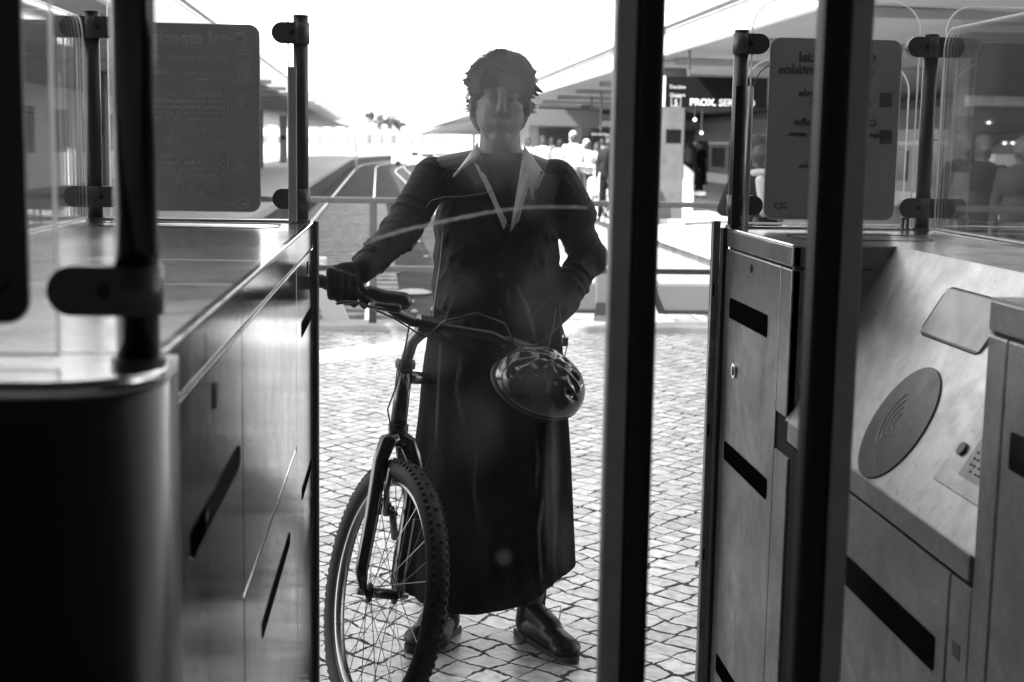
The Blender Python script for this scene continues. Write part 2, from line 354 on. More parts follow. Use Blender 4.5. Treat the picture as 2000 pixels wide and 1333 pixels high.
for x, m, dirn in ((PL, WALLD, -1), (PR, WALLC, 1)):
    mb = MB()
    for a, b in zip(YS, YS[1:]):
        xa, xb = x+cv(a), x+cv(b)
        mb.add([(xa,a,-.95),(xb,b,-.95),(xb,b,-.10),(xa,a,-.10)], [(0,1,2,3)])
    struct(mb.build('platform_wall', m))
    mb = MB()                                # projecting coping slab
    for a, b in zip(YS, YS[1:]):
        xa, xb = x+cv(a), x+cv(b); e = -dirn*.16; i = dirn*.5
        mb.add([(xa+e,a,-.16),(xb+e,b,-.16),(xb+e,b,.012),(xa+e,a,.012)], [(0,1,2,3)])
        mb.add([(xa+e,a,.012),(xb+e,b,.012),(xb+i,b,.012),(xa+i,a,.012)], [(0,1,2,3)])
        mb.add([(xa+e,a,-.16),(xb+e,b,-.16),(xb,b,-.16),(xa,a,-.16)], [(0,1,2,3)])
    struct(mb.build('platform_edge', WHITEP if dirn > 0 else CONC))
# hall over the camera
struct(MB().box((-9,-9,3.9),(12,2.3,4.2)).build('ceiling', CEIL))
struct(MB().prism([(-9,2.0,4.2),(12,2.0,4.2),(12,2.0,12.2),(-9,2.0,12.2)], (0,.3,0)).build('shade_wall', HWALL))  # unseen tall wall, added to throw shade out to the kerb
struct(MB().box((-9,-9.3,0),(12,-9,3.9)).build('wall_back', HWALL))
struct(MB().box((-9.3,-9,0),(-9,2.3,3.9)).build('wall_left', HWALL))
struct(MB().box((12,-9,0),(12.3,2.3,3.9)).build('wall_right', HWALL))

# ------------------------------------------------------------------ railway tracks
def railway(cx, name_label):
    t = thing('railway_track', (cx,KY+1,-.95), name_label, 'railway track', 'railway tracks beyond the fence')
    ys = [y for y in YS if y > KY+1]; ys = [KY+1.2]+ys
    for s in (-.834, .834):
        mb = MB()
        pts = [(-.035,0),(.035,0),(.035,.15),(-.035,.15)]
        b = 0
        for y in ys:
            for (dx, dz) in pts: mb.v.append(Vector((cx+s+dx+cv(y), y, -.86+dz)))
        for i in range(len(ys)-1):
            for k in range(4): mb.f.append((i*4+k, i*4+(k+1)%4, i*4+4+(k+1)%4, i*4+4+k))
        mb.build('rail', RAILM, t)
    for k in range(60):
        y = KY+1.6+k*.75
        MB().box((cx+cv(y)-1.3,y-.13,-.95),(cx+cv(y)+1.3,y+.13,-.855), .02).build('sleeper', SLEEPER, t)
    return t
railway(-1.15, 'railway track nearest the left platform, its two bright rails running into the distance')
railway(3.05, 'railway track beside the right platform wall, partly hidden behind the standing person')
# small diverging rail seen by the person's shoulder
mb = MB(); pth = [P(845,316,Z=-.8), P(800,322,Z=-.8), P(775,330,Z=-.8), P(772,337,Z=-.8), P(790,355,Z=-.8), P(815,380,Z=-.8)]
mb.tube(pth, .045, 6); tag(mb.build('crossing_rail', RAILM), 'curved crossing rail branching off beside the person\'s left shoulder', 'rail')

# ------------------------------------------------------------------ fence at the track end
f = thing('barrier_fence', (1,11.15,0), 'grey metal two-rail barrier across the end of the tracks', 'fence')
MB().box((-9,11.12,.985),(5.4,11.18,1.03), .008).build('rail', FENCEM, f)
MB().box((-9,11.13,.455),(5.4,11.17,.50), .008).build('rail', FENCEM, f)
for x in (-8,-6.1,-4.1,-2.15,-.24,1.68,3.6,5.3):
    MB().box((x-.03,11.125,.05),(x+.03,11.175,.985), .006).build('post', FENCEM, f)
def buffer_stop(xs, label):
    t = thing('buffer_stop', (sum(xs)/2,12,-.95), label, 'buffer stop', 'white buffer stops behind the barrier')
    for x in xs:
        MB().prism([(x-.13,11.75,.46),(x+.0,11.75,.46),(x+.36,11.75,-.35),(x+.10,11.75,-.35)], (0,.12,0)).build('brace', WHITEP, t)
        MB().box((x-.34,11.85,-.9),(x-.22,11.95,.40), .01).build('upright', RAILS, t)
        MB().box((x-.20,11.88,.36),(x+.02,11.98,.50), .012).build('buffer_plate', WHITEP, t)
    MB().box((xs[0]-.5,11.9,.05),(xs[1]+.5,12.05,.3), .01).build('beam', RAILS, t)
    return t
buffer_stop((-.66,-2.1), 'white painted buffer stop with slanted braces behind the fence, left of the bicycle grip')
buffer_stop((1.96,3.5), 'white painted buffer stop with slanted brace behind the fence, right of the person')

# ------------------------------------------------------------------ ticket gate cabinets
LX, RX, FY, TZ = -.215, .785, 3.42, 1.26
SLOTM = mat('slot_dark_glass', .004, .5, spec=.0)
def slot_yz(x, y0, y1, z0, z1, t, s, m=SLOTM, nm='slot_window'):
    """a dark window let into the lane face at X=x, s = +1 when the face looks towards +X"""
    pts = [(y0+a, z0+b) for a, b in rrect(y1-y0, z1-z0, .006, 3)]
    MB().prism([(x+s*.0015, a, b) for a, b in pts], (-s*.004,0,0)).build(nm, m, t)
    # bright lower lip of the cut-out
    MB().box((x+s*.0004,y0+.004,z0-.0035),(x+s*.0014,y1-.004,z0-.001)).build('slot_lip', STEEL_L if s > 0 else STEEL, t)
def gapbox(a, b, t, nm='seam'): MB().box(a, b).build(nm, GAP, t)

L = thing('ticket_gate_cabinet', (-.48,2.3,0), 'long low brushed steel ticket gate cabinet on the left, flat top catching the sky', 'ticket gate', 'steel ticket gate cabinets')
W = -.75
MB().box((W+.01,1.285,.02),(LX-.004,FY-.012,TZ-.006)).build('core', GAP, L)
# lane panels
def lpanel(y0, y1, z0, z1, nm='side_panel', m=STEEL_L):
    return MB().box((LX-.02,y0,z0),(LX,y1,z1), .003).build(nm, m, L)
lpanel(1.285,1.905,1.2035,TZ-.0035,'rim_band'); lpanel(1.909,FY,1.2035,TZ-.0035,'rim_band')
lpanel(1.285,1.904,.08,1.199); lpanel(1.910,2.875,.832,1.199,'upper_panel'); lpanel(1.910,2.875,.08,.828,'lower_panel'); lpanel(2.881,FY,.08,1.199)
slot_yz(LX,1.435,1.865,1.024,1.052,L,1); slot_yz(LX,2.15,2.68,.685,.708,L,1); slot_yz(LX,3.02,3.32,1.04,1.07,L,1)
slot_yz(LX,3.02,3.32,.685,.708,L,1); slot_yz(LX,1.435,1.80,.18,.225,L,1)
MB().box((LX,1.62,1.145),(LX+.002,1.638,1.175), .001).build('keyhole', GAP, L)
MB().box((LX,3.2,1.155),(LX+.002,3.212,1.185), .001).build('keyhole', GAP, L)
# top: plates with seams, the far strip recessed and framed
for y0, y1 in ((1.285,1.905),(1.909,2.30),(2.303,3.1),(3.104,FY)):
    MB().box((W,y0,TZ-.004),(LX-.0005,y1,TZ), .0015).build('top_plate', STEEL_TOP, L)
MB().box((LX-.012,1.285,TZ-.003),(LX+.0015,FY,TZ+.0012), .002).build('top_edge', STEEL_POL, L)
pts = rrect(.40, .17, .05, 6)
MB().tube([(-.68+a, 3.16+b, TZ+.0005) for a, b in pts]+[(-.68+pts[0][0],3.16+pts[0][1],TZ+.0005)], .0012, 6).build('cover_outline', GAP, L)
MB().box((LX+.0005,FY-.03,.02),(LX+.012,FY+.03,TZ+.005), .003).build('door_seal', RUBBER, L)
MB().box((LX-.03,FY+.001,.02),(LX-.002,FY+.02,TZ-.03), .003).build('end_profile', STEEL_L, L)
MB().box((W,FY+.001,.02),(LX-.04,FY+.012,TZ-.004), .003).build('end_panel', STEEL_D, L)
MB().box((W,1.29,.02),(W+.02,FY,TZ-.004), .003).build('rear_panel', STEEL_D, L)
# black rounded end cap towards the camera
def endcap(t, x0, x1, y0, y1, rad, z0, z1, m, nm, bev=0):
    pts = [(x0,y1)]+[(x0+rad+rad*math.cos(R_(a)), y0+rad+rad*math.sin(R_(a))) for a in range(180,271,10)]+[(x1-rad+rad*math.cos(R_(a)), y0+rad+rad*math.sin(R_(a))) for a in range(270,361,7)]+[(x1,y1)]
    o = MB().prism([(x,y,z0) for x,y in pts], (0,0,z1-z0)).build(nm, m, t, True)
    return o
o = endcap(L, W, LX+.015, 1.125, 1.272, .09, .02, 1.245, CAPM, 'end_cap')
o = endcap(L, W, LX+.015, 1.122, 1.274, .092, 1.246, TZ, STEEL_TOP, 'end_cap_lid')
for ob in L.children:
    if ob.name.startswith('end_cap'):
        for p in ob.data.polygons: p.use_smooth = abs(p.normal.z) < .5 and len(p.vertices) == 4

Rg = thing('ticket_gate_cabinet', (1.0,2.5,0), 'scratched brushed steel ticket gate cabinet on the right with sloping card reader', 'ticket gate', 'steel ticket gate cabinets')
E_ = 1.30; NY, MY = 1.845, 2.825                      # recess between NY and MY
SB, ST = V(RX,0,.90), V(1.0,0,TZ)
def S(y, s, off=0.):
    p = SB.lerp(ST, s); nrm = V(-.36,0,.215).normalized(); return V(p.x, y, p.z)+nrm*off
MB().box((RX+.006,MY+.006,.02),(E_-.01,FY-.01,TZ-.006)).build('core', GAP, Rg)
MB().box((RX+.006,.5,.02),(E_-.01,NY-.006,TZ-.006)).build('core', GAP, Rg)
MB().box((RX+.006,NY-.006,.02),(E_-.01,MY+.006,.85)).build('core', GAP, Rg)
def rpanel(y0, y1, z0, z1, nm='side_panel', m=STEEL, x=RX, d=.02):
    return MB().box((x,y0,z0),(x+d,y1,z1), .003).build(nm, m, Rg)
# far block
rpanel(MY,FY,1.215,TZ-.003,'rim_band'); rpanel(MY,2.905,.905,1.210,'jamb'); rpanel(2.909,FY,.08,1.210)
rpanel(2.80,2.905,.08,.825,'jamb')
slot_yz(RX,3.0,3.36,1.048,1.096,Rg,-1); slot_yz(RX,2.95,3.36,.70,.745,Rg,-1); slot_yz(RX,2.95,3.36,.16,.205,Rg,-1)
def disc_x(y, z, r, m, nm, t, thick=.003, n=20):
    return MB().prism([(RX-.001, y+r*math.cos(2*math.pi*k/n), z+r*math.sin(2*math.pi*k/n)) for k in range(n)], (-thick,0,0)).build(nm, m, t, False)
d = sub(disc_x(3.284,.929,.018,STEEL_POL,'lock',Rg,.004), Rg); 
MB().prism([(RX-.0052, 3.284+.011*math.cos(k*.5236), .929+.011*math.sin(k*.5236)) for k in range(12)], (-.001,0,0)).build('lock_ring', GAP, d)
MB().box((RX-.0075,3.282,.921),(RX-.0062,3.286,.938)).build('lock_cylinder', STEEL_POL, d)
disc_x(3.16,1.183,.010,GAP,'keyhole',Rg,.001)
MB().box((RX-.003,3.158,1.176),(RX-.001,3.162,1.19)).build('keyhole_plate', STEEL_POL, Rg)
# wall of the recess that faces the camera and the top over it
MB().prism([(RX+.004,MY,.902),(ST.x,MY,TZ-.004),(RX+.004,MY,TZ-.004)], (0,.012,0)).build('recess_cheek', STEEL_D, Rg)  # shade put into the colour: darker steel than the near cheek
gapbox((RX+.006,MY-.0015,1.2105),(RX+.165,MY+.001,1.2145), Rg)
MB().prism([(RX+.004,NY,.902),(ST.x,NY,TZ-.004),(RX+.004,NY,TZ-.004)], (0,-.012,0)).build('recess_cheek', STEEL, Rg)
# sloping reader plate, its lip and the panels under it
MB().prism([S(NY-.002,0),S(MY+.002,0),S(MY+.002,1),S(NY-.002,1)], V(.36,0,-.215).normalized()*.012).build('reader_plate', steel_mat('reader_plate_steel', .52, .36, .12), Rg)
MB().box((RX-.004,NY+.004,.862),(RX+.02,2.795,.902), .003).build('reader_lip', STEEL, Rg)
MB().prism([(RX-.003,2.715,.862),(RX-.003,2.795,.862),(RX-.003,2.795,.90),(RX-.003,2.715,.90)], (.03,0,.0)).build('lip_corner', STEEL, Rg)
rpanel(1.925,2.715,.08,.854,'service_door'); rpanel(NY,1.920,.08,.854,'narrow_panel')
slot_yz(RX,1.965,2.60,.69,.742,Rg,-1)
MB().box((RX-.0008,1.872,.74),(RX-.0002,1.90,.762)).build('worn_sticker', steel_mat('worn_sticker', .2, .5), Rg)
# reader disc with contactless waves
n_ = V(-.36,0,.215).normalized(); ly = V(0,1,0); ls = (ST-SB).normalized()
Lr = (ST-SB).length
def SP(y, s, off=0): return S(y, s, off)
dc = S(2.318,.262,.0015)
ring = [dc+ly*.108*math.cos(2*math.pi*k/48)+ls*.108*math.sin(2*math.pi*k/48) for k in range(48)]
disc = sub(MB().prism(ring, n_*.0015).build('reader_disc', DISC, Rg), Rg)
MB().tube(ring+[ring[0]], .0012, 6).build('disc_groove', GAP, disc)
WAVE = mat('engraved_wave', .22, .5, .4)
for r in (.022,.036,.05,.064):
    MB().tube([dc+n_*.0018-ly*.01+ (-ly*-1*math.cos(R_(a))*r+ls*math.sin(R_(a))*r) for a in range(-50,51,10)], .0016, 6, flat=.4).build('wave_mark', WAVE, disc)
# concave ticket tray
def slope_rr(y0, y1, s0, s1, r, off=.001, nn=5):
    w, h = y1-y0, (s1-s0)*Lr
    return [S(y0+a, s0+b/Lr, off) for a, b in rrect(w, h, r, nn)]
tr = slope_rr(2.19,2.465,.635,.87,.022,.0006)
tray = sub(MB().prism(tr, n_*.0006).build('ticket_tray', DISC, Rg), Rg)
mb = MB()
for i in range(13):
    for j in range(9):
        u, v = i/12, j/8; mb.v.append(S(2.197+.261*u, .645+.215*v, .0014+.010*((2*u-1)**2+(2*v-1)**4)*.12))
for i in range(12):
    for j in range(8): mb.f.append((i*9+j,(i+1)*9+j,(i+1)*9+j+1,i*9+j+1))
mb.build('tray_bowl', steel_mat('tray_steel', .16, .24, .1), tray, True)
MB().tube(tr+[tr[0]], .0015, 6).build('tray_rim', GAP, tray)
# plate with screw and braille
pl = slope_rr(1.86,2.085,.148,.52,.001,.0008,1)
plate = sub(MB().prism(pl, n_*.0012).build('call_plate', steel_mat('call_plate_steel', .42, .3, .2), Rg), Rg)
MB().tube(pl+[pl[0]], .0011, 5).build('plate_outline', GAP, plate)
sc = S(2.052,.292,.003)
MB().prism([sc+ly*.011*math.cos(k*.524)+ls*.011*math.sin(k*.524) for k in range(12)], n_*.004).build('plate_screw', DISC, plate)
pl2 = slope_rr(1.87,2.02,.205,.45,.001,.0024,1)
MB().prism(pl2, n_*.0006).build('braille_plate', STEEL_D, plate)
mb = MB()
for i in range(6):
    for j in range(5):
        if (i*7+j*3) % 4: mb.ell(S(2.0-i*.012-(i//2)*.006, .235+j*.024, .0035), (.002,.002,.002), n=6, m=4)
mb.build('braille_dots', GAP, plate)
# near block
rpanel(1.60,NY,1.215,TZ-.003,'rim_band'); rpanel(1.785,NY,.08,1.210,'jamb'); rpanel(1.25,1.780,.08,1.210); rpanel(.5,1.597,1.215,TZ-.003,'rim_band')
slot_yz(RX,1.42,1.752,1.045,1.095,Rg,-1)
# top sheets
for pp in ([(RX,MY),(E_,MY),(E_,FY),(RX,FY)], [(ST.x,NY),(E_,NY),(E_,MY-.003),(ST.x,MY-.003)], [(RX,.5),(E_,.5),(E_,NY-.003),(RX,NY-.003)]):
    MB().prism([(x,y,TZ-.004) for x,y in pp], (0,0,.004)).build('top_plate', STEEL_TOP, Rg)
MB().box((RX-.0015,MY,TZ-.003),(RX+.006,FY,TZ+.0012), .002).build('top_edge', STEEL_POL, Rg)
pts = rrect(.30, .20, .05, 6)
MB().tube([(.86+a, 3.0+b, TZ+.0005) for a, b in pts]+[(.86+pts[0][0],3.0+pts[0][1],TZ+.0005)], .001, 6).build('cover_outline', GAP, Rg)
MB().box((RX-.010,FY+.001,.02),(RX+.006,FY+.03,TZ+.0), .003).build('door_seal', RUBBER, Rg)
ep = sub(MB().box((RX-.030,FY+.02,.02),(RX-.011,FY+.045,TZ+.016), .003).build('end_profile', STEEL, Rg), Rg)
for z in (1.09,.74,.42): MB().box((RX-.0265,FY+.0185,z),(RX-.0215,FY+.0205,z+.03)).build('profile_slot', GAP, ep)
MB().box((E_-.001,.5,.02),(E_+.012,FY,TZ-.004), .003).build('rear_panel', STEEL_D, Rg)
MB().box((RX+.01,FY+.001,.02),(E_,FY+.012,TZ-.004), .003).build('end_panel', STEEL_D, Rg)

# ------------------------------------------------------------------ posts, clamps and glass screens on the cabinets
def capsule_plate(c, half, rad, thick, side):
    """clamp jaw: a plate with one round end, in the XZ plane"""
    s = side; pts = [(c[0], c[2]-rad), (c[0], c[2]+rad)]
    arc = [(c[0]+s*(half+rad*math.cos(R_(a))), c[2]+rad*math.sin(R_(a))) for a in range(90,-91,-15)]
    return [(x, c[1]-thick/2, z) for x, z in [(c[0], c[2]-rad)][:1]+[(c[0], c[2]+rad)]+arc]
def post(x, y, z1, label, clamps, chan=None, m=POST, zc=(1.70,1.316), rad=.0175, cr=.024):
    t = thing('screen_post', (x,y,TZ), label, 'post', 'dark posts that hold the glass screens')
    MB().tube([(x,y,TZ-.002),(x,y,z1-.002)], rad, 24).build('pole', m, t, True)
    MB().tube([(x,y,z1-.002),(x,y,z1)], [rad+.0012,rad*.9], 24).build('pole_cap', CLAMP, t)
    MB().tube([(x,y,TZ),(x,y,TZ+.008)], rad+.005, 24).build('base_collar', CLAMP, t)
    for s, ln in clamps:
        for z in zc:
            p = sub(MB().prism(capsule_plate((x+s*.01, y-.012, z), ln, cr, .012, s), (0,.024,0)).build('clamp', CLAMP, t), t)
            MB().tube([(x+s*(ln*.6),y-.0195,z),(x+s*(ln*.6),y-.017,z)], .006, 12).build('clamp_bolt', PLASTIC, p)
    for z in zc: MB().tube([(x,y,z-cr),(x,y,z+cr)], rad+.0035, 24).build('clamp_collar', CLAMP, t, True)
    if chan:
        cx, cz = chan
        MB().box((x+cx-.006,y-.028,TZ+.002),(x+cx+.014,y+.0,cz), .002).build('edge_channel', RUBBER if cx > 0 else FRAME, t)
    return t
post(-.243,3.41,1.742,'dark round post at the far corner of the left cabinet beside the open lane', [(-1,.032)], (-.022,1.622))
post(-.715,3.38,1.738,'lighter round post at the far outer corner of the left cabinet', [(-1,.035),(1,.03)])
post(-.222,1.205,2.05,'thick black out-of-focus post standing on the rounded end cap', [(-1,.040)], None, BLACKG, (1.325,1.85), .0180, .0205)
pr = post(.803,3.42,1.733,'dark round post at the lane corner of the right cabinet, steel side tube', [(1,.03)], None)
MB().box((.788,3.395,TZ),(.806,3.40,1.60), .001).build('edge_channel', RUBBER, pr)
MB().tube([(.822,3.392,TZ),(.822,3.392,1.60)], .008, 14).build('side_tube', mat('side_tube_grey', .35, .35, .6), pr, True)
MB().tube([(.83,3.392,1.595),(.834,3.392,1.615),(.845,3.392,1.635),(.865,3.392,1.65)], .0015, 6).build('cable', PLASTIC, pr)
post(1.262,3.40,1.732,'dark round post at the far outer corner of the right cabinet', [(-1,.03),(1,.042)])

def pane(name, x0, x1, z0, z1, y, r, label, m=PANE, corners=(0,0,1,1), th=.008, axis='x', group='clear glass screens above the cabinets'):
    w, h = x1-x0, z1-z0; pts = rrect(w, h, r, 8, corners)
    if axis == 'x': f = lambda a, b: V(x0+a, y, z0+b); off = V(0,th,0)
    else: f = lambda a, b: V(y, x0+a, z0+b); off = V(th,0,0)
    t = thing(name, f(w/2, 0), label, 'glass screen', group)
    MB().prism([f(a,b) for a,b in pts], off).build('pane', m, t)
    ring = [f(a,b)+off*.5 for a,b in pts]
    MB().tube(ring+[ring[0]], .0022, 6).build('polished_edge', EDGE, t)
    return t
gl = pane('glass_screen', -.685, -.272, 1.268, 1.80, 3.405, .03, 'glass screen across the far end of the left cabinet carrying the dark mirrored notice')
gr_ = pane('glass_screen', .826, 1.236, 1.272, 1.806, 3.405, .07, 'tall round-cornered glass screen across the right cabinet carrying the grey mirrored notice')
pane('glass_screen', .818, 1.228, 1.272, 1.668, 3.44, .075, 'shorter round-topped glass screen standing just behind the grey notice')
pane('glass_screen', 1.30, 1.84, 1.272, 1.80, 3.405, .06, 'glass screen reaching past the right edge of the picture, right of the outer post', PANE_DUSTY)
pane('glass_screen', -1.25, -.757, 1.268, 1.74, 3.41, .05, 'smeared glass screen left of the lighter post on the left cabinet', PANE_DUSTY)
gn = pane('glass_screen', -.92, -.29, 1.268, 2.0, 1.21, .03, 'blurred near glass screen at the left picture edge carrying a black notice')
pane('glass_screen', 2.05, 3.36, 1.268, 1.72, -.735, .05, 'glass screen running lengthwise along the outer edge of the left cabinet', PANE, (0,0,1,1), .008, 'y')
pane('glass_screen', 2.05, 3.36, 1.268, 1.74, 1.275, .05, 'glass screen running lengthwise along the outer edge of the right cabinet', PANE, (0,0,1,1), .008, 'y')
# holders of the lower rail
for x, lab in ((-.62,'left'),(1.215,'right')):
    mb = MB(); mb.box((x-.011,3.375,TZ+.001),(x-.005,3.385,1.29)); mb.box((x+.001,3.375,TZ+.001),(x+.007,3.385,1.29)); mb.box((x-.011,3.375,1.288),(x+.007,3.385,1.293))
    tag(mb.build('glass_foot_clip', STEEL_D), 'small U-shaped metal clip at the foot of the glass on the %s cabinet' % lab, 'clip', 'glass foot clips')
for x0, x1, lab in ((-.73,-.22,'left'),(.80,1.29,'right')):
    mb = MB(); mb.box((x0,3.398,TZ+.0005),(x1,3.424,TZ+.006), .002); tag(mb.build('glass_rail', STEEL_POL), 'thin bright rail under the far glass screen of the %s cabinet' % lab, 'rail')

# notices: printed for the people outside, so from here every word is mirrored
def notice(x0, x1, z0, z1, y, r, m, label, lines, icons, pt):
    t = thing('notice_sheet', ((x0+x1)/2, y, z0), label, 'notice')
    sh = sub(MB().prism([(x0+a, y, z0+b) for a, b in rrect(x1-x0, z1-z0, r, 8)], (0,.001,0)).build('sheet', m, t), t)
    rr_ = [(x0+a, y-.0005, z0+b) for a, b in rrect(x1-x0, z1-z0, r, 8)]
    MB().tube(rr_+[rr_[0]], .0011, 5).build('sheet_edge', EDGE, t)
    for (txt, x, z, size, bold) in lines:
        text_mesh(txt, size, pt, 'lettering', t, (x, y-.0012, z), (-1,0,0), (0,0,1), .0024, bold)
    return t
def LP(px, py, Y): return P(px, py, Y=Y)
ny = 3.4005
def at(px, py, Y=ny): p = P(px, py, Y=Y); return p.x, p.z
lines = []
for txt, px, py, size, b in (('Canal especial',485,88,.040,.0011),('PARA ABRIR PRESSIONE O BOTÃO',444,118,.0128,0),('O título de transporte é validado',441,148,.0128,.0002),('dentro deste Canal',441,159,.0128,.0002),
        ('Utilização correta',441,190,.0190,0),('Pessoas de mobilidade reduzida',441,202,.0128,.0003),('Carrinhos de bebé, junto ao adulto',441,214,.0128,.0003),('Crianças pela mão, ao lado do adulto',441,225,.0128,.0003),
        ('Grandes volumes, junto ao passageiro',441,236,.0128,.0003),('Bicicletas',441,247,.0128,.0003),('Utilização incorreta',441,311,.0190,0),('Carrinhos de bebé, afastados',441,322,.0128,.0003),
        ('Crianças afastadas do adulto',441,334,.0128,.0003),('Grandes volumes, afastados',441,345,.0128,.0003)):
    x, z = at(px, py); lines.append((txt, x, z, size, b))
nL = notice(-.672, -.337, 1.284, 1.716, ny, .024, SHEET, 'dark grey mirrored notice with small pictograms on the left far glass', lines, None, SHEETTXT)
def dx(px): return px/2778*3.4
def flat(pts, name, t, m=SHEETTXT, y=ny-.0014):
    MB().prism([(x,y,z) for x,z in pts], (0,.0026,0)).build(name, m, t)
def circ(px, py, r, n=14, a0=0, a1=360):
    cx, cz = at(px, py); rr = dx(r); return [(cx+rr*math.cos(R_(a0+(a1-a0)*k/n)), cz+rr*math.sin(R_(a0+(a1-a0)*k/n))) for k in range(n+(a1-a0 < 360))]
def quad(p): return [at(*q) for q in p]
def stick(px, py, h, t, skirt=False, wheel=False):
    """small pictogram figure, feet at px,py, h pixels tall; one part"""
    mb = MB(); y = ny-.0014
    def add(pts): mb.prism([(x,y,z) for x,z in pts], (0,.0026,0))
    add(circ(px, py-h*.9, h*.10))
    if wheel:
        add(quad([(px-2,py-h*.8),(px+3,py-h*.8),(px+3,py-h*.42),(px-2,py-h*.42)])); add(quad([(px-8,py-h*.5),(px+2,py-h*.5),(px+2,py-h*.38),(px-8,py-h*.38)])); add(quad([(px-10,py-h*.5),(px-7,py-h*.45),(px-10,py-h*.12),(px-13,py-h*.14)]))
        for a in range(0,300,25): add(quad([(px+1+9*math.cos(R_(a+200)),py-h*.3+9*math.sin(R_(a+200))),(px+1+11*math.cos(R_(a+200)),py-h*.3+11*math.sin(R_(a+200))),(px+1+11*math.cos(R_(a+225)),py-h*.3+11*math.sin(R_(a+225))),(px+1+9*math.cos(R_(a+225)),py-h*.3+9*math.sin(R_(a+225)))]))
    else:
        w = h*.12
        if skirt: add(quad([(px-w*.6,py-h*.78),(px+w*.6,py-h*.78),(px+w*1.7,py-h*.36),(px-w*1.7,py-h*.36)]))
        else: add(quad([(px-w,py-h*.78),(px+w,py-h*.78),(px+w,py-h*.4),(px-w,py-h*.4)]))
        add(quad([(px-w*1.1,py-h*.40),(px-w*.1,py-h*.40),(px-w*1.3,py),(px-w*2.1,py)])); add(quad([(px+w*.1,py-h*.40),(px+w*1.1,py-h*.40),(px+w*2.1,py),(px+w*1.3,py)]))
        add(quad([(px-w*1.0,py-h*.77),(px-w*.3,py-h*.72),(px-w*2.6,py-h*.45),(px-w*3.1,py-h*.50)])); add(quad([(px+w*.3,py-h*.77),(px+w,py-h*.77),(px+w*1.9,py-h*.42),(px+w*1.3,py-h*.40)]))
    mb.build('pictogram', SHEETTXT, t)
def parcel(px, py, s, rot, t, kind='box'):
    mb = MB(); y = ny-.0014; c, q = math.cos(rot), math.sin(rot)
    for i in (-1,1):
        for j in (-1,1):
            pts = [(px+(i*s*.52+a)*c-(j*s*.52+b)*q, py+(i*s*.52+a)*q+(j*s*.52+b)*c) for a, b in ((-s*.44,-s*.44),(s*.44,-s*.44),(s*.44,s*.44),(-s*.44,s*.44))]
            mb.prism([(x,y,z) for x,z in quad(pts)], (0,.0026,0))
    mb.build('pictogram', SHEETTXT, t)
def pram(px, py, t):
    mb = MB(); y = ny-.0014
    for pts in (circ(px, py-8, 5, 8, 0, 180), circ(px-4, py-2, 2, 8), circ(px+4, py-2, 2, 8), quad([(px+4,py-9),(px+11,py-14),(px+11,py-12),(px+4,py-7)])):
        mb.prism([(x,y,z) for x,z in pts], (0,.0026,0))
    mb.build('pictogram', SHEETTXT, t)
stick(428,279,28,nL,wheel=True); stick(398,279,28,nL,True); pram(384,279,nL); stick(364,279,28,nL,True); stick(353,279,18,nL); stick(334,279,28,nL); parcel(323,272,6,0,nL)
stick(433,380,28,nL,True); pram(417,380,nL); stick(394,380,28,nL,True); stick(381,380,18,nL); stick(358,380,28,nL); parcel(345,370,6,.5,nL)
for (ya, yb) in ((140,163),(177,283),(297,381)): flat(quad([(445,ya),(446.4,ya),(446.4,yb),(445,yb)]), 'divider', nL)
flat(quad([(471,185),(481,197),(474.5,197),(474.5,211),(467.5,211),(467.5,197),(461,197)]), 'arrow', nL)
flat(quad([(472,301),(489,331),(455,331)]), 'warning_triangle', nL)
for (cx_, cy_) in ((474,114),(474,149)):
    for r in (9,16): 
        ring_ = circ(cx_, cy_, r, 20); MB().tube([(x,ny-.0014,z) for x,z in ring_]+[(ring_[0][0],ny-.0014,ring_[0][1])], .0005, 4).build('round_symbol', SHEETTXT, nL)
for r in (4,7,10,13): MB().tube([(x,ny-.0016,z) for x,z in circ(472,149,r,6,-45,45)], .0007, 4).build('wave_mark', SHEETTXT, nL)
ov = [at(432,388), at(480,388), at(486,392), at(489,398), at(486,404), at(480,407), at(462,407), at(450,388)]
MB().tube([(x,ny-.0014,z) for x,z in ov]+[(ov[-1][0],ny-.0014,ov[-1][1])], .0005, 4).build('oval_logo', SHEETTXT, nL)
x, z = at(483,401); text_mesh('info', .008, SHEETTXT, 'lettering', nL, (x,ny-.0014,z), (-1,0,0), (0,0,1), .0003)
x, z = at(459,401); text_mesh('808 109 110', .006, SHEETTXT, 'lettering', nL, (x,ny-.0014,z), (-1,0,0), (0,0,1), .0003)
x, z = at(534,413); text_mesh('SECURITE', .0062, EDGE, 'safety_mark', gl, (x,3.4035,z), (-1,0,0), (0,0,1), .0003)

lines = []
for txt, px, py, size, b in (('Canal especial',1712,124,.0335,.0006),('nos dois sentidos',1708,148,.0335,.0006),('Com sinal verde',1692,191,.0250,.0006),('passe o seu título.',1703,207,.0215,.0003),
        ('Com sinal vermelho',1712,248,.0250,.0006),('espere que outra pessoa passe.',1738,270,.0200,.0003),('retire o seu título.',1690,331,.0225,.0003)):
    x, z = at(px, py); lines.append((txt, x, z, size, b))
nR = notice(.868, 1.191, 1.284, 1.716, ny, .024, SHEET_R, 'light grey mirrored notice with bold words on the right far glass', lines, None, SHEETTXT_D)
x, z = at(1590,425); text_mesh('COMBOIOS DE PORTUGAL', .0066, SHEETTXT_D, 'lettering', nR, (x,ny-.0014,z), (-1,0,0), (0,0,1), .0003)
cpl = [(1512,408),(1515,404),(1520,401),(1526,404),(1528,408),(1526,400),(1533,397),(1538,400),(1538,405),(1533,408),(1526,408),(1522,413)]
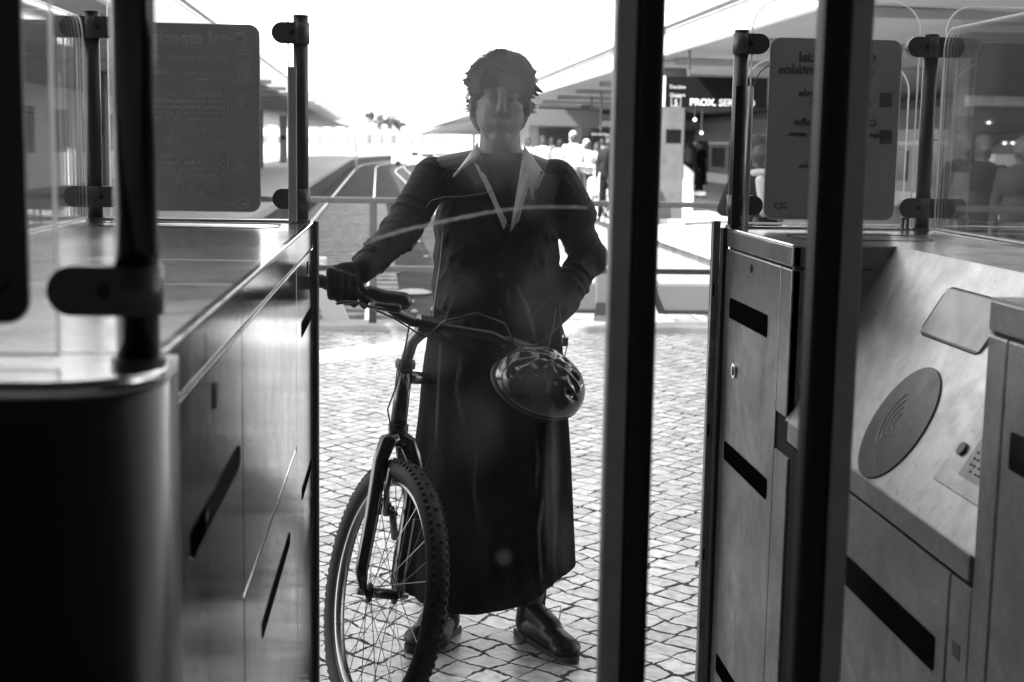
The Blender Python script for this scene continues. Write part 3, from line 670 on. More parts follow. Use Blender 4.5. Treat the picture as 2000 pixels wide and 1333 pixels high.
for seq in ([(1512,402),(1516,397),(1524,397),(1527,402),(1523,407),(1516,407),(1512,402)], [(1537,399),(1532,397),(1527,399),(1525,404),(1522,411)], [(1537,405),(1532,407),(1527,405)]):
    MB().tube([(q[0],ny-.0016,q[1]) for q in quad(seq)], .0022, 6).build('logo', SHEETTXT_D, nR)
for cy_ in (196,268): flat(quad([(1718,cy_-14),(1742,cy_-14),(1742,cy_+14),(1718,cy_+14)]), 'pictogram_tile', nR, mat('tile_grey', .10, .6))
ov = [at(1688,404), at(1722,404), at(1728,408), at(1730,413), at(1727,420), at(1722,423), at(1710,423), at(1700,404)]
MB().tube([(x,ny-.0014,z) for x,z in ov]+[(ov[-1][0],ny-.0014,ov[-1][1])], .0005, 4).build('oval_logo', SHEETTXT_D, nR)
x, z = at(1725,417); text_mesh('info', .008, SHEETTXT_D, 'lettering', nR, (x,ny-.0014,z), (-1,0,0), (0,0,1), .0003)
x, z = at(1786,418); text_mesh('SECURITE', .0058, EDGE, 'safety_mark', gr_, (x,3.4035,z), (-1,0,0), (0,0,1), .0003)
# near black notice
nN = notice(-.80, -.3105, 1.296, 1.92, 1.206, .02, mat('near_notice_dark', .05, .6), 'out-of-focus black notice with curved strokes at the left picture edge', [], None, SHEETTXT_D)
for c0 in ((-.352,1.352,.030),(-.352,1.352,.018)):
    MB().tube([(c0[0]+c0[2]*math.cos(R_(a)),1.2045,c0[1]-.008+c0[2]*.9*math.sin(R_(a))) for a in range(-150,-20,12)], .0016, 6).build('curved_stroke', GAP, nN)

# ------------------------------------------------------------------ the two near gate leaves
LY = 1.5
def leaf(x0, x1, seal, label):
    """seal = 'r': free edge (rubber) on the right side"""
    t = thing('gate_leaf', ((x0+x1)/2, LY, .1), label, 'gate leaf', 'glass gate leaves')
    if seal == 'r': pts = [(x0,.12),(x1,.12),(x1,1.93),(-.262,1.93),(-.262,1.268),(x0,1.268)]
    else: pts = [(x0,.12),(x1,.12),(x1,1.268),(.83,1.268),(.83,1.93),(x0,1.93)]
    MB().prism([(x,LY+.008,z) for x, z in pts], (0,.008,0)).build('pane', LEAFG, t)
    xe = -.2695 if seal == 'r' else .8305
    MB().box((xe,LY+.006,1.268),(xe+.007,LY+.018,1.93), .001).build('glass_edge', EDGE, t)
    if seal == 'r':
        MB().box((x1,LY,.10),(x1+.022,LY+.026,1.95), .002).build('frame', FRAME, t)
        MB().box((x1+.0222,LY-.003,.10),(x1+.052,LY+.03,1.95), .007).build('rubber_seal', RUBBER, t)
    else:
        MB().box((x0-.0235,LY,.10),(x0,LY+.026,1.95), .002).build('frame', FRAME, t)
        MB().box((x0-.0555,LY-.003,.10),(x0-.0237,LY+.03,1.95), .007).build('rubber_seal', RUBBER, t)
    return t
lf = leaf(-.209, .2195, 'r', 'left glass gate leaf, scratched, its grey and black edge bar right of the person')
rf = leaf(.4935, .78, 'l', 'right glass gate leaf, its black and grey edge bar in front of the right cabinet')
SMEARM = translucent_mat('smear', .7, .6, .955, .9)
# deep scratch on the left pane
seq = [(708,478),(740,465),(790,449),(830,441),(880,430),(930,419),(980,411),(1020,406),(1060,404.5),(1100,405),(1148,406)]
pth = [P(a, b, Y=LY+.006) for a, b in seq]; fine = []
for a, b in zip(pth, pth[1:]):
    for k in range(5): fine.append(a.lerp(b, k/5)+V(0,0,random.uniform(-.0006,.0006)))
fine.append(pth[-1]); n = len(fine)
MB().tube(fine, [max(.0006, (.0072 if i < n*.45 else .0072-.0036*(i/n-.45)/.55)*random.uniform(.7,1.25)*min(1,(i+1)/4)) for i in range(n)], 6, flat=.15).build('scratch', SCRATCH, lf)
# reflected haze and smudges painted into the pane: soft-edged spots added to its dirt
def veil_spots(m, org, spots):
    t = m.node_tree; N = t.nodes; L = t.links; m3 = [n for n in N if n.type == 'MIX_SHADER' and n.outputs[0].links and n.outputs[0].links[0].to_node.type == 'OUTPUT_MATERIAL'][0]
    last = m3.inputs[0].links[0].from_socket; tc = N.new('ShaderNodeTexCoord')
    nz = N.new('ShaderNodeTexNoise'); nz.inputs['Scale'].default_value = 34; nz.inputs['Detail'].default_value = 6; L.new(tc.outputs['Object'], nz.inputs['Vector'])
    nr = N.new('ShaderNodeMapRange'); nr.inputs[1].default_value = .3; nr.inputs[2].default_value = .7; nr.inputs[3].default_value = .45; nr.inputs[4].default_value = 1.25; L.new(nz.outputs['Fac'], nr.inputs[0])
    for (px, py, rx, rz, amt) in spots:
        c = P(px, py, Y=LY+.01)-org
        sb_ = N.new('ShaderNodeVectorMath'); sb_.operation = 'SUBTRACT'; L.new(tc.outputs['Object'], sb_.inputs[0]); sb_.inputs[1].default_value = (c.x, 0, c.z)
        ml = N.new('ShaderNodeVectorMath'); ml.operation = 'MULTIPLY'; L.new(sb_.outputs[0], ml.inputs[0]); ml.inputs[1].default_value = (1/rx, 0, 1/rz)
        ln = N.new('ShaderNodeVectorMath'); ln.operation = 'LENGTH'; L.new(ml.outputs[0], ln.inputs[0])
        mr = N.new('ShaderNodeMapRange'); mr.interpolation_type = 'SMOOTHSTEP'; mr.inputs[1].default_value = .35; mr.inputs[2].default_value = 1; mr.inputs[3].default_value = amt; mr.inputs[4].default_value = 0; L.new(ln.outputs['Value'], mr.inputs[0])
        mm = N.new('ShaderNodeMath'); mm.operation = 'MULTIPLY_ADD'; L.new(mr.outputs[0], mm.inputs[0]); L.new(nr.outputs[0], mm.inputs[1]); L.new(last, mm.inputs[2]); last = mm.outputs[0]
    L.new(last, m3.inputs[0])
veil_spots(LEAFG, V((-.209+.2195)/2, LY, .1), [(975,190,.062,.085,.085),(950,300,.05,.05,.04),(1045,350,.03,.05,.035),(1060,600,.045,.06,.022),(870,560,.05,.03,.02),(1078,960,.012,.11,.05),(1045,720,.05,.04,.022),(930,840,.04,.06,.02),(985,1090,.012,.012,.05),(820,700,.06,.03,.02),(1100,1060,.014,.05,.03)])
for seq, r in (([(900,700),(890,760),(905,830)], .004), ([(930,880),(925,960),(935,1020)], .003), ([(1010,560),(1030,600),(1045,660)], .006), ([(1060,980),(1052,1040),(1058,1130)], .006), ([(1078,790),(1083,860),(1080,930),(1086,1010),(1082,1090),(1090,1160)], .0035), ([(1062,730),(1075,745),(1066,770)], .004), ([(992,560),(992,595)], .0025), ([(1046,860),(1052,905),(1046,950)], .003)):
    pth = [P(a, b, Y=LY+.0065) for a, b in seq]; m_ = len(pth)
    MB().tube(pth, [r*(.5+.5*math.sin(math.pi*(i+.5)/m_)) for i in range(m_)], 6, flat=.1).build('smear', translucent_mat('smear', .7, .6, .82, .9), lf)

# ------------------------------------------------------------------ bicycle
bk = thing('bicycle', (.0,3.9,0), 'dark mountain bicycle held upright by the person, front wheel turned towards the lane', 'bicycle')
AL, BE = R_(12), R_(-22)
hd = V(-math.sin(BE), -math.cos(BE), 0); side = V(math.cos(BE), -math.sin(BE), 0)
def wheel(c, hdir, lean, name):
    sd_ = V(-hdir.y, hdir.x, 0) if False else V(-hdir.y*1.0, hdir.x*1.0, 0)
    sd_ = hdir.cross(V(0,0,1))*-1
    axl = (sd_*math.cos(lean)-V(0,0,1)*math.sin(lean)).normalized()
    upv = axl.cross(hdir); upv = upv if upv.z > 0 else -upv
    mb = MB().ring(c, axl, .312, .027, 64, 12)
    for i in range(96):                                   # tread knobs
        a = 2*math.pi*i/96
        for u, off in ((.0, .0), (.75, .0), (-.75, .0)):
            if u == 0 and i % 2: continue
            aa = a+(math.pi/96 if u else 0); d = hdir*math.cos(aa)+upv*math.sin(aa); tt = -hdir*math.sin(aa)+upv*math.cos(aa)
            nn = (d*math.cos(u)+axl*math.sin(u)); ww = nn.cross(tt); pc = c+d*.312+nn*.0275
            mb.add([pc+tt*sx*.0055+ww*sy*.005+nn*sz*.0022 for sx,sy,sz in ((-1,-1,-1),(1,-1,-1),(1,1,-1),(-1,1,-1),(-.8,-.8,1),(.8,-.8,1),(.8,.8,1),(-.8,.8,1))], [(3,2,1,0),(4,5,6,7),(0,1,5,4),(1,2,6,5),(2,3,7,6),(3,0,4,7)])
    wh = sub(mb.build(name, TYREM, bk, True), bk)
    MB().ring(c, axl, .279, .008, 64, 8, .013).build('rim', ALLOY, wh, True)
    MB().ring(c, axl, .289, .0045, 64, 6, .0155).build('rim_edge', PLASTIC, wh, True)
    h = MB().tube([c-axl*.055,c-axl*.045,c-axl*.035,c-axl*.033,c+axl*.033,c+axl*.035,c+axl*.045,c+axl*.055], [.007,.008,.026,.013,.013,.026,.008,.007], 16); h.build('hub', PLASTIC, wh, True)
    for i in range(32):
        a = 2*math.pi*i/32; sgn = 1 if i % 2 else -1; tw = .55*(1 if (i//2) % 2 else -1)
        d0 = hdir*math.cos(a+tw)+upv*math.sin(a+tw); d1 = hdir*math.cos(a)+upv*math.sin(a)
        MB().tube([c+axl*sgn*.034+d0*.024, c+d1*.274], .00115, 5).build('spoke', ALLOY, wh)
    return axl, upv
HF = V(-.048,3.46,.331)
ax, upw = wheel(HF, hd, AL, 'front_wheel')
crown = P(778,856,Y=3.57); hb = P(778,832,Y=3.585); ht = P(791,716,Y=3.635); clampp = P(836,634,Y=3.60)
# fork: crown and two legs
mb = MB()
for s in (-1, 1):
    d0 = HF+ax*s*.052
    k1 = crown+ax*s*.050+V(0,0,-.065)-hd*.0
    mb.tube([crown+ax*s*.004+V(0,0,.0), crown+ax*s*.03+V(0,0,-.012), k1, k1.lerp(d0+hd*-.02, .45), d0-hd*.012+V(0,0,.05), d0], [.022,.023,.0195,.0185,.0165,.009], 14)
mb.tube([crown+V(0,0,-.02), hb], [.026,.02], 14); mb.build('fork', BIKEP, bk, True)
for s in (-1, 1):
    d0 = HF+ax*s*.052; MB().tube([d0+ax*s*.0, d0+ax*s*.018], [.010,.008], 12).build('axle_nut', ALLOY, bk)
# brake arms and cable
for s in (-1, 1):
    b0 = crown+ax*s*.045+V(0,0,-.20)-hd*-.03; b1 = crown+ax*s*.036+V(0,0,-.075)-hd*-.035
    br = sub(MB().tube([b0, b0.lerp(b1,.5)+ax*s*.004, b1], [.009,.0075,.006], 8).build('brake_arm', ALLOY, bk, True), bk)
    q = b0-ax*s*.014+V(0,0,.012); MB().tube([q-hd*.03, q+hd*.03], .007, 8).build('brake_pad', RUBBER, br)
a0 = crown+ax*-.036+V(0,0,-.075)+hd*.035; a1 = crown+ax*.036+V(0,0,-.075)+hd*.035
MB().tube([a0, a1, a1+V(.03,0,.01), a1+V(.05,0,.07), clampp+V(.03,-.05,-.04)], [.0045,.0045,.003,.0028,.0028], 6).build('brake_cable', PLASTIC, bk, True)
# head tube, headset, stem
sh = BIKEP
MB().tube([hb, ht], .021, 18).build('head_tube', BIKEP, bk, True)
MB().tube([ht+V(0,0,-.004), ht+V(.001,0,.008), ht+V(.002,0,.02)], [.026,.027,.022], 18).build('headset', PLASTIC, bk)
MB().tube([hb+V(0,0,-.014), hb+V(0,0,.006)], .026, 18).build('headset', PLASTIC, bk)
e0 = ht+V(.004,.002,.018); e1 = ht+V(.018,.004,.065)
MB().tube([e0, e1, e1.lerp(clampp,.5), clampp+V(0,0,-.008)], [.015,.017,.0185,.017], 14).build('stem', mat('stem_grey', .22, .3, .5), bk, True)
MB().tube([clampp-V(.026,.01,-.007), clampp+V(.026,.01,-.007)], .021, 16).build('stem_clamp', PLASTIC, bk)
# handlebar (riser), grips, levers, cables
GL, GR = P(606,543,Y=3.50), P(1066,694,Y=3.70)
gd = (GR-GL).normalized()
path = [GL, GL+gd*.16+V(0,0,-.004), P(735,581,Y=3.54), P(775,614,Y=3.565), P(806,630,Y=3.59), clampp, P(868,640,Y=3.61), P(905,646,Y=3.63), P(960,655,Y=3.655), GR-gd*.13, GR]
MB().tube(path, .0118, 12).build('handlebar', PLASTIC, bk, True)
for g0, g1 in ((GL, GL+gd*.125), (GR, GR-gd*.125)):
    dd = (g1-g0); pp = [g0+dd*k/14 for k in range(15)]
    MB().tube([g0-dd*.02]+pp, [.014]+[.0175 if k % 2 else .0155 for k in range(15)], 14).build('grip', RUBBER, bk, True)
# shifter and lever, left hand side of the picture
s0 = P(722,571,Y=3.52); s1 = P(786,588,Y=3.53)
mb = MB(); mb.capsule(s0, s0.lerp(s1,.55)+V(0,0,-.004), .017, .021); mb.capsule(s0.lerp(s1,.6), s1, .019, .024); mb.capsule(P(738,598,Y=3.49), P(776,603,Y=3.50), .010, .012)
mb.build('gear_shifter', PLASTIC, bk, remesh=.003, sm=2)
MB().tube([P(752,602,Y=3.49), P(722,600,Y=3.47), P(700,592,Y=3.455), P(675,590,Y=3.44), P(657,594,Y=3.43)], [.008,.006,.0055,.0065,.005], 8, flat=.6).build('brake_lever', PLASTIC, bk, True)
MB().tube([P(1000,668,Y=3.66), P(1030,690,Y=3.64), P(1060,712,Y=3.66)], [.008,.006,.005], 8, flat=.6).build('brake_lever', PLASTIC, bk, True)
MB().tube([P(735,607,Y=3.50), P(770,622,Y=3.51), P(830,660,Y=3.52), P(868,628,Y=3.55), P(930,612,Y=3.60), P(985,632,Y=3.63), P(1002,666,Y=3.65)], .0026, 6).build('cable', PLASTIC, bk, True)
MB().tube([P(800,632,Y=3.58), P(790,690,Y=3.56), P(772,760,Y=3.54), P(757,800,Y=3.52), P(766,850,Y=3.52)], .0024, 6).build('cable', PLASTIC, bk, True)
# frame
HR = V(.10,4.60,.335); BB = V(.040,4.12,.29); SC = V(.135,4.28,.76)
MB().tube([ht+V(0,.01,-.03), SC+V(0,0,-.02)], .017, 14).build('top_tube', BIKEP, bk, True)
MB().tube([hb+V(0,.01,.02), BB], .020, 14).build('down_tube', BIKEP, bk, True)
MB().tube([BB, SC+V(.004,.01,.03)], .0165, 14).build('seat_tube', BIKEP, bk, True)
for s in (-.05, .05):
    MB().tube([BB+V(s*.6,0,0), HR+V(s,0,0)], .009, 10).build('chain_stay', BIKEP, bk, True)
    MB().tube([SC+V(s*.5,0,0), HR+V(s,0,0)], .008, 10).build('seat_stay', BIKEP, bk, True)
MB().tube([SC, SC+V(.02,.03,.15)], .0135, 12).build('seat_post', ALLOY, bk, True)
sc_ = SC+V(.022,.03,.17)
MB().ell(sc_+V(0,.05,0), (.065,.09,.022)).ell(sc_+V(0,-.08,-.003), (.024,.10,.018)).build('saddle', LEATHER, bk, remesh=.005, sm=3)
MB().tube([BB-V(.05,0,0), BB+V(.05,0,0)], .02, 16).build('bottom_bracket', PLASTIC, bk, True)
cr = BB+V(.045,0,0); MB().ring(cr, (1,0,0), .085, .004, 44, 6).ring(cr, (1,0,0), .03, .006, 20, 6).tube([cr-V(0,.085,0), cr+V(0,.085,0)], .006, 6).tube([cr-V(0,0,.085), cr+V(0,0,.085)], .006, 6).build('chainring', ALLOY, bk, True)
pe = V(-.080,4.02,.415)
MB().tube([BB-V(.06,0,0), V(-.030,4.025,.405)], [.012,.009], 10).build('crank_arm', PLASTIC, bk, True)
MB().tube([BB+V(.06,0,0), V(.10,4.19,.17)], [.012,.009], 10).build('crank_arm', PLASTIC, bk, True)
def pedal(c):
    mb = MB(); mb.tube([c-V(.045,0,0), c+V(.05,0,0)], .008, 10)
    for sy in (-.036,.036): mb.box(c+V(-.045,sy-.003,-.013), c+V(.045,sy+.003,.013), .002)
    for sx in (-.045,.04): mb.box(c+V(sx,-.036,-.012), c+V(sx+.005,.036,.012), .002)
    for k in range(5):
        for sy in (-.036,.036): mb.box(c+V(-.042+k*.019,sy-.003,-.019), c+V(-.034+k*.019,sy+.003,.019))
    mb.build('pedal', PLASTIC, bk)
pedal(pe); pedal(V(.15,4.19,.17))
wheel(HR, V(-.04,-1,0).normalized(), R_(5), 'rear_wheel')

# ------------------------------------------------------------------ the person
pY = 3.95
def Q(px, py, Y=pY): return P(px, py, Y=Y)
pe_ = thing('person', (.27,3.97,0), 'large person in ribbed jacket and long black skirt holding the bicycle', 'person')
neck = Q(978,290); hc = V(.262,3.95,1.575)
shl, shr = Q(846,345,3.96), Q(1084,356,3.96)
ell_, wrl = Q(784,452,3.80), Q(708,528,3.585)
elr, wrr = Q(1146,498,4.02), Q(1104,588,3.92)
hipL, hipR = V(.19,3.98,.90), V(.36,3.98,.90)
fL, fR = V(.135,4.08,.0), V(.385,4.03,.0)
mb = MB()
mb.ell(hc+V(0,.012,.022), (.076,.094,.098))                    # skull
mb.ell(hc+V(-.002,-.025,-.045), (.066,.066,.072))              # face
mb.ell(hc+V(-.003,-.052,-.100), (.030,.030,.024))              # chin
mb.ell(hc+V(-.003,-.096,-.028), (.012,.014,.012)); mb.capsule(hc+V(-.002,-.082,.02), hc+V(-.003,-.098,-.024), .007, .010)  # nose
for s in (-1, 1):
    mb.ell(hc+V(s*.076,.008,-.018), (.012,.020,.032))          # ears
    mb.ell(hc+V(s*.030,-.068,.016), (.022,.012,.008))          # brow
    mb.ell(hc+V(s*.032,-.050,-.034), (.026,.024,.026))         # cheek
    mb.ell(hc+V(s*.030,-.080,.002), (.013,.010,.008))          # eye
    
mb.ell(hc+V(-.003,-.086,-.062), (.024,.012,.006)); mb.ell(hc+V(-.003,-.084,-.073), (.019,.012,.006))
mb.capsule(hc+V(0,.012,-.06), neck+V(0,.01,-.03), .054, .060)
mb.ell(V(.262,3.985,1.33), (.165,.10,.10)); mb.ell(V(.268,3.975,1.22), (.150,.105,.14)); mb.ell(V(.275,3.975,1.05), (.132,.10,.14)); mb.ell(V(.278,3.98,.93), (.155,.11,.11))
mb.capsule(neck+V(-.03,.01,-.05), shl, .055, .052); mb.capsule(neck+V(.03,.01,-.05), shr, .055, .052)
mb.capsule(shl, ell_, .050, .040); mb.capsule(ell_, wrl, .038, .027); mb.capsule(shr, elr, .050, .040); mb.capsule(elr, wrr, .038, .027)
mb.capsule(hipL, V(.17,3.96,.48), .080, .055); mb.capsule(V(.17,3.96,.48), fL+V(0,.02,.09), .052, .036); mb.capsule(hipR, V(.385,3.95,.48), .080, .055); mb.capsule(V(.385,3.95,.48), fR+V(0,.02,.09), .052, .036)
mb.capsule(fL+V(0,.02,.045), fL+V(-.02,-.12,.03), .03, .026); mb.capsule(fR+V(0,.02,.045), fR+V(.07,-.11,.03), .03, .026)
# left hand of the picture: palm over the grip, fingers round it
gp = GL+gd*.088
def hand(mb, base, wrist, axis, grip, nf=4, spread=.019):
    palm = base; mb.capsule(wrist, palm, .024, .026)
    for k in range(-1, 2): mb.capsule(wrist.lerp(palm,.5), palm+axis*k*spread*1.1, .016, .016)
gtop = gp+V(0,.012,.032)
for k in range(4):
    c = gp+gd*(-.032+k*.0205); ln = (.9,1.,.95,.8)[k]
    kn = c+V(.0,-.016,.030)+V(0,.0,.0); 
    mb.capsule(gtop+gd*(-.028+k*.018)+V(0,.012,0), kn, .0125, .0105)
    mb.capsule(kn, c+V(0,-.031*ln,.004), .0105, .0095); mb.capsule(c+V(0,-.031*ln,.004), c+V(0,-.022*ln,-.021), .0095, .0085); mb.capsule(c+V(0,-.022*ln,-.021), c+V(0,-.002,-.027*ln), .0085, .008)
mb.capsule(wrl, gtop+V(0,.018,.004), .026, .024)
for k in (-1, 0, 1): mb.capsule(wrl.lerp(gtop,.55), gtop+gd*k*.022+V(0,.010,0), .020, .016)
mb.capsule(gtop+gd*.03+V(0,.02,0), gp+gd*.052+V(0,.018,.0), .013, .011); mb.capsule(gp+gd*.052+V(0,.018,0), gp+gd*.058+V(0,-.006,-.022), .011, .0095)   # thumb under the bar
# right hand of the picture: resting on the hip, fingers forward, thumb back
hp = Q(1072,622,3.905)
mb.capsule(wrr, hp, .026, .024)
for k in range(4):
    a = hp+V(-.012,-.004,.024-k*.017); b_ = a+V(-.032,-.006,-.010); c = b_+V(-.022,.004,-.014)
    mb.capsule(hp, a, .018, .012); mb.capsule(a, b_, .0105, .0095); mb.capsule(b_, c, .0095, .008)
mb.capsule(hp+V(.01,.0,.02), hp+V(-.002,-.004,.034), .013, .010); mb.capsule(hp+V(-.002,-.004,.034), hp+V(-.018,-.004,.030), .010, .0085)
body = mb.build('body', SKIN, pe_, remesh=.0048, sm=4)
# gloves over the gripping hand
mb = MB(); 
for k in range(4):
    c = gp+gd*(-.032+k*.0205); ln = (.9,1.,.95,.8)[k]; kn = c+V(0,-.018,.032)
    mb.capsule(gtop+gd*(-.028+k*.018)+V(0,.012,0), kn, .0145, .0125); mb.capsule(kn, c+V(0,-.034*ln,.004), .0125, .0112); mb.capsule(c+V(0,-.034*ln,.004), c+V(0,-.024*ln,-.022), .0112, .0102); mb.capsule(c+V(0,-.024*ln,-.022), c+V(0,-.002,-.030), .0102, .0095)
mb.capsule(wrl+V(-.002,0,-.006), gtop+V(0,.018,.004), .030, .027)
for k in (-1, 0, 1): mb.capsule(wrl.lerp(gtop,.55), gtop+gd*k*.022+V(0,.010,0), .023, .019)
mb.capsule(gtop+gd*.03+V(0,.02,0), gp+gd*.052+V(0,.018,.0), .015, .013); mb.capsule(gp+gd*.052+V(0,.018,0), gp+gd*.058+V(0,-.006,-.022), .013, .0115)
mb.build('glove', GLOVE, pe_, remesh=.004, sm=2)
# hair: short, ruffled
mb = MB(); mb.ell(hc+V(.002,.014,.040), (.093,.097,.088)); mb.ell(hc+V(0,.05,-.025), (.086,.062,.088)); mb.ell(hc+V(.03,.0,.05), (.066,.09,.08))
rnd = random.Random(11)
for i in range(110):
    th_ = rnd.uniform(0, 2*math.pi); ph = rnd.uniform(0, 1.75); d = V(math.sin(ph)*math.cos(th_), math.sin(ph)*math.sin(th_), math.cos(ph))
    if d.z < .30 and d.y < -.2: continue
    c = hc+V(.002,.014,.040)+V(d.x*.087, d.y*.090, d.z*.082); tg = (V(d.x,d.y,-.6)+V(rnd.gauss(0,.6),rnd.gauss(0,.6),0)).normalized()
    mb.capsule(c, c+tg*rnd.uniform(.012,.03)+d*rnd.uniform(-.002,.003), rnd.uniform(.008,.014), .004, 8)
hair = sub(mb.build('hair', HAIRM, pe_, remesh=.0042, sm=1), pe_)
rnd = random.Random(3); tuft = MB()
for i in range(3400):
    th_ = rnd.uniform(0, 2*math.pi); ph = rnd.uniform(.0, 1.9)
    d = V(math.sin(ph)*math.cos(th_), math.sin(ph)*math.sin(th_), math.cos(ph))
    if d.z < .15 and d.y < -.25: continue
    b0 = hc+V(.002,.014,.040)+V(d.x*.093, d.y*.096, d.z*.088); big = i % 11 == 0
    ln = rnd.uniform(.012,.028); tang = (V(d.x,d.y,-.9)+V(rnd.gauss(0,.5),rnd.gauss(0,.5),rnd.gauss(0,.4))).normalized()
    tang = (tang-d*tang.dot(d)).normalized(); tip = b0+d*ln*(rnd.uniform(.3,.8) if big else rnd.uniform(-.05,.5))+tang*ln*(1.2 if big else 1)
    wv = d.cross(tang).normalized()*.0008
    tuft.add([b0-wv*1.6, b0+wv*1.6, b0.lerp(tip,.6)+wv+d*.003, tip, b0.lerp(tip,.6)-wv+d*.003], [(0,1,2,3,4)])
for i in range(60):                                         # ruffled side tufts
    s = -1 if i < 34 else 1; z = rnd.uniform(-.035,.012); b0 = hc+V(s*.086,.01+rnd.uniform(-.02,.03),z)
    tip = b0+V(s*rnd.uniform(.006,.020),rnd.uniform(-.01,.01),rnd.uniform(-.012,.004)); tuft.add([b0+V(0,0,.0016), b0-V(0,0,.0016), tip], [(0,1,2)])
tuft.build('hair_tufts', HAIRM, hair)
# jacket, with rounded ribs round the sleeves
mb = MB()
mb.ell(V(.255,3.985,1.325), (.178,.118,.090)); mb.ell(V(.258,3.975,1.22), (.178,.122,.155)); mb.ell(V(.260,3.973,1.14), (.180,.120,.19)); mb.ell(V(.262,3.972,1.06), (.186,.122,.19)); mb.ell(V(.264,3.975,.93), (.190,.130,.14))
mb.capsule(neck+V(-.045,.02,-.045), shl+V(.01,0,-.006), .046, .058); mb.capsule(neck+V(.045,.02,-.045), shr+V(-.01,0,-.006), .046, .058)
def sleeve(a, b, r0, r1, ribs, amp=.0032):
    L_ = (b-a).length; t = (b-a).normalized()
    mb.capsule(a, b, r0, r1, 18)
    for k in range(ribs):
        u = (k+.5)/ribs; c = a.lerp(b, u); r = r0+(r1-r0)*u
        am = amp*random.uniform(.2,1.3); tj = (t+V(random.uniform(-.3,.3),random.uniform(-.3,.3),random.uniform(-.3,.3))).normalized()
        mb.ell(c+V(random.uniform(-.003,.003),random.uniform(-.003,.003),0), (r+am, r+am, L_/ribs*random.uniform(.3,.6)), tj.to_track_quat('Z','Y').to_matrix(), 18, 8)
sleeve(shl, ell_, .056, .049, 9, .006); sleeve(ell_, wrl+V(.004,.0,.004), .047, .034, 9, .0055); sleeve(shr, elr, .058, .049, 9, .006); sleeve(elr, wrr, .049, .040, 8, .0055)
mb.capsule(wrr, Q(1086,606,3.88), .044, .042); mb.capsule(Q(1086,606,3.88), Q(1052,640,3.87), .042, .040)
mb.ell(ell_+V(-.004,.02,.0), (.058,.058,.05)); mb.ell(elr+V(.012,0,-.01), (.052,.055,.055))
mb.capsule(shr, Q(1128,420,3.99), .066, .056)
rf_ = random.Random(21)
for i in range(46):
    z = rf_.uniform(.95, 1.36); sx = rf_.choice((-1,1)); x0 = .26+sx*rf_.uniform(.05,.13); y0 = 3.975-.11*math.sqrt(max(0,1-((x0-.26)/.185)**2))
    a = V(x0, y0, z); b_ = a+V(sx*rf_.uniform(.01,.05), .02, rf_.uniform(-.10,-.03)); mb.capsule(a, b_, rf_.uniform(.008,.014), .006, 8)
for (p0, p1) in ((shl, ell_), (ell_, wrl), (shr, elr), (elr, wrr)):
    for k in range(9):
        u = rf_.uniform(.05,.95); c = p0.lerp(p1, u); t_ = (p1-p0).normalized(); rr = .050-.012*u; an = rf_.uniform(0,6.28); o1 = t_.orthogonal().normalized(); o2 = t_.cross(o1)
        q0 = c+(o1*math.cos(an)+o2*math.sin(an))*rr; q1 = c+(o1*math.cos(an+1.5)+o2*math.sin(an+1.5))*rr+t_*rf_.uniform(.01,.04); mb.capsule(q0, q1, .010, .006, 8)
jk = sub(mb.build('jacket', JACKET, pe_, remesh=.0052, sm=1), pe_)
# lapels and light shirt collar standing proud of the jacket chest
def cloth(pts, thick, m, name, par, Y0=None):
    vs = [Vector(p) for p in pts]
    return MB().prism(vs, (0,thick,0)).build(name, m, par)
cy = 3.838
def CQ(px, py, y=cy): return P(px, py, Y=y)
def flap(quad4, name, m, bulge=.012, nu=8, nv=5, y=cy):
    """soft four-sided cloth flap through picture points, each with its own depth"""
    a, b, c, d = [P(q[0], q[1], Y=q[2]) for q in quad4]; mb = MB()
    for i in range(nu+1):
        for j in range(nv+1):
            u, v = i/nu, j/nv; p = a.lerp(b, u).lerp(d.lerp(c, u), v)
            mb.v.append(p-V(0,bulge*math.sin(math.pi*u)*math.sin(math.pi*v)+.002*math.sin(9*u+5*v),0))
    for i in range(nu):
        for j in range(nv): mb.f.append((i*(nv+1)+j,(i+1)*(nv+1)+j,(i+1)*(nv+1)+j+1,i*(nv+1)+j+1))
    o = mb.build(name, m, pe_, True); sm_ = o.modifiers.new('t','SOLIDIFY'); sm_.thickness = .003; return o
flap([(933,278,3.90),(938,305,3.865),(884,346,3.842),(890,338,3.845)], 'shirt_collar', SHIRT)
flap([(1024,285,3.90),(1018,308,3.865),(1040,392,3.838),(1064,338,3.845)], 'shirt_collar', SHIRT)
flap([(928,318,3.862),(944,340,3.852),(990,432,3.825),(985,448,3.824)], 'shirt_placket', SHIRT, .004)
flap([(1020,310,3.862),(1042,335,3.850),(1012,432,3.825),(996,452,3.824)], 'shirt_placket', SHIRT, .004)
flap([(938,300,3.868),(1020,300,3.868),(1008,440,3.832),(988,440,3.832)], 'undershirt', CLOTHES[3], .004)
flap([(862,335,3.865),(905,330,3.85),(992,470,3.822),(955,520,3.825)], 'lapel', CLOTH_D, .010)
flap([(1098,345,3.865),(1056,335,3.85),(998,470,3.822),(1035,520,3.825)], 'lapel', CLOTH_D, .010)
for z in (1.20,1.10,1.0): MB().ell(V(.262,3.846,z), (.008,.005,.008), n=12, m=6).build('button', GAP, jk, True)
for f0 in (fL, fR): MB().capsule(f0+V(0,.02,.10), f0+V(0,.0,.30), .040, .052).build('sock', CLOTH_D, pe_, True)
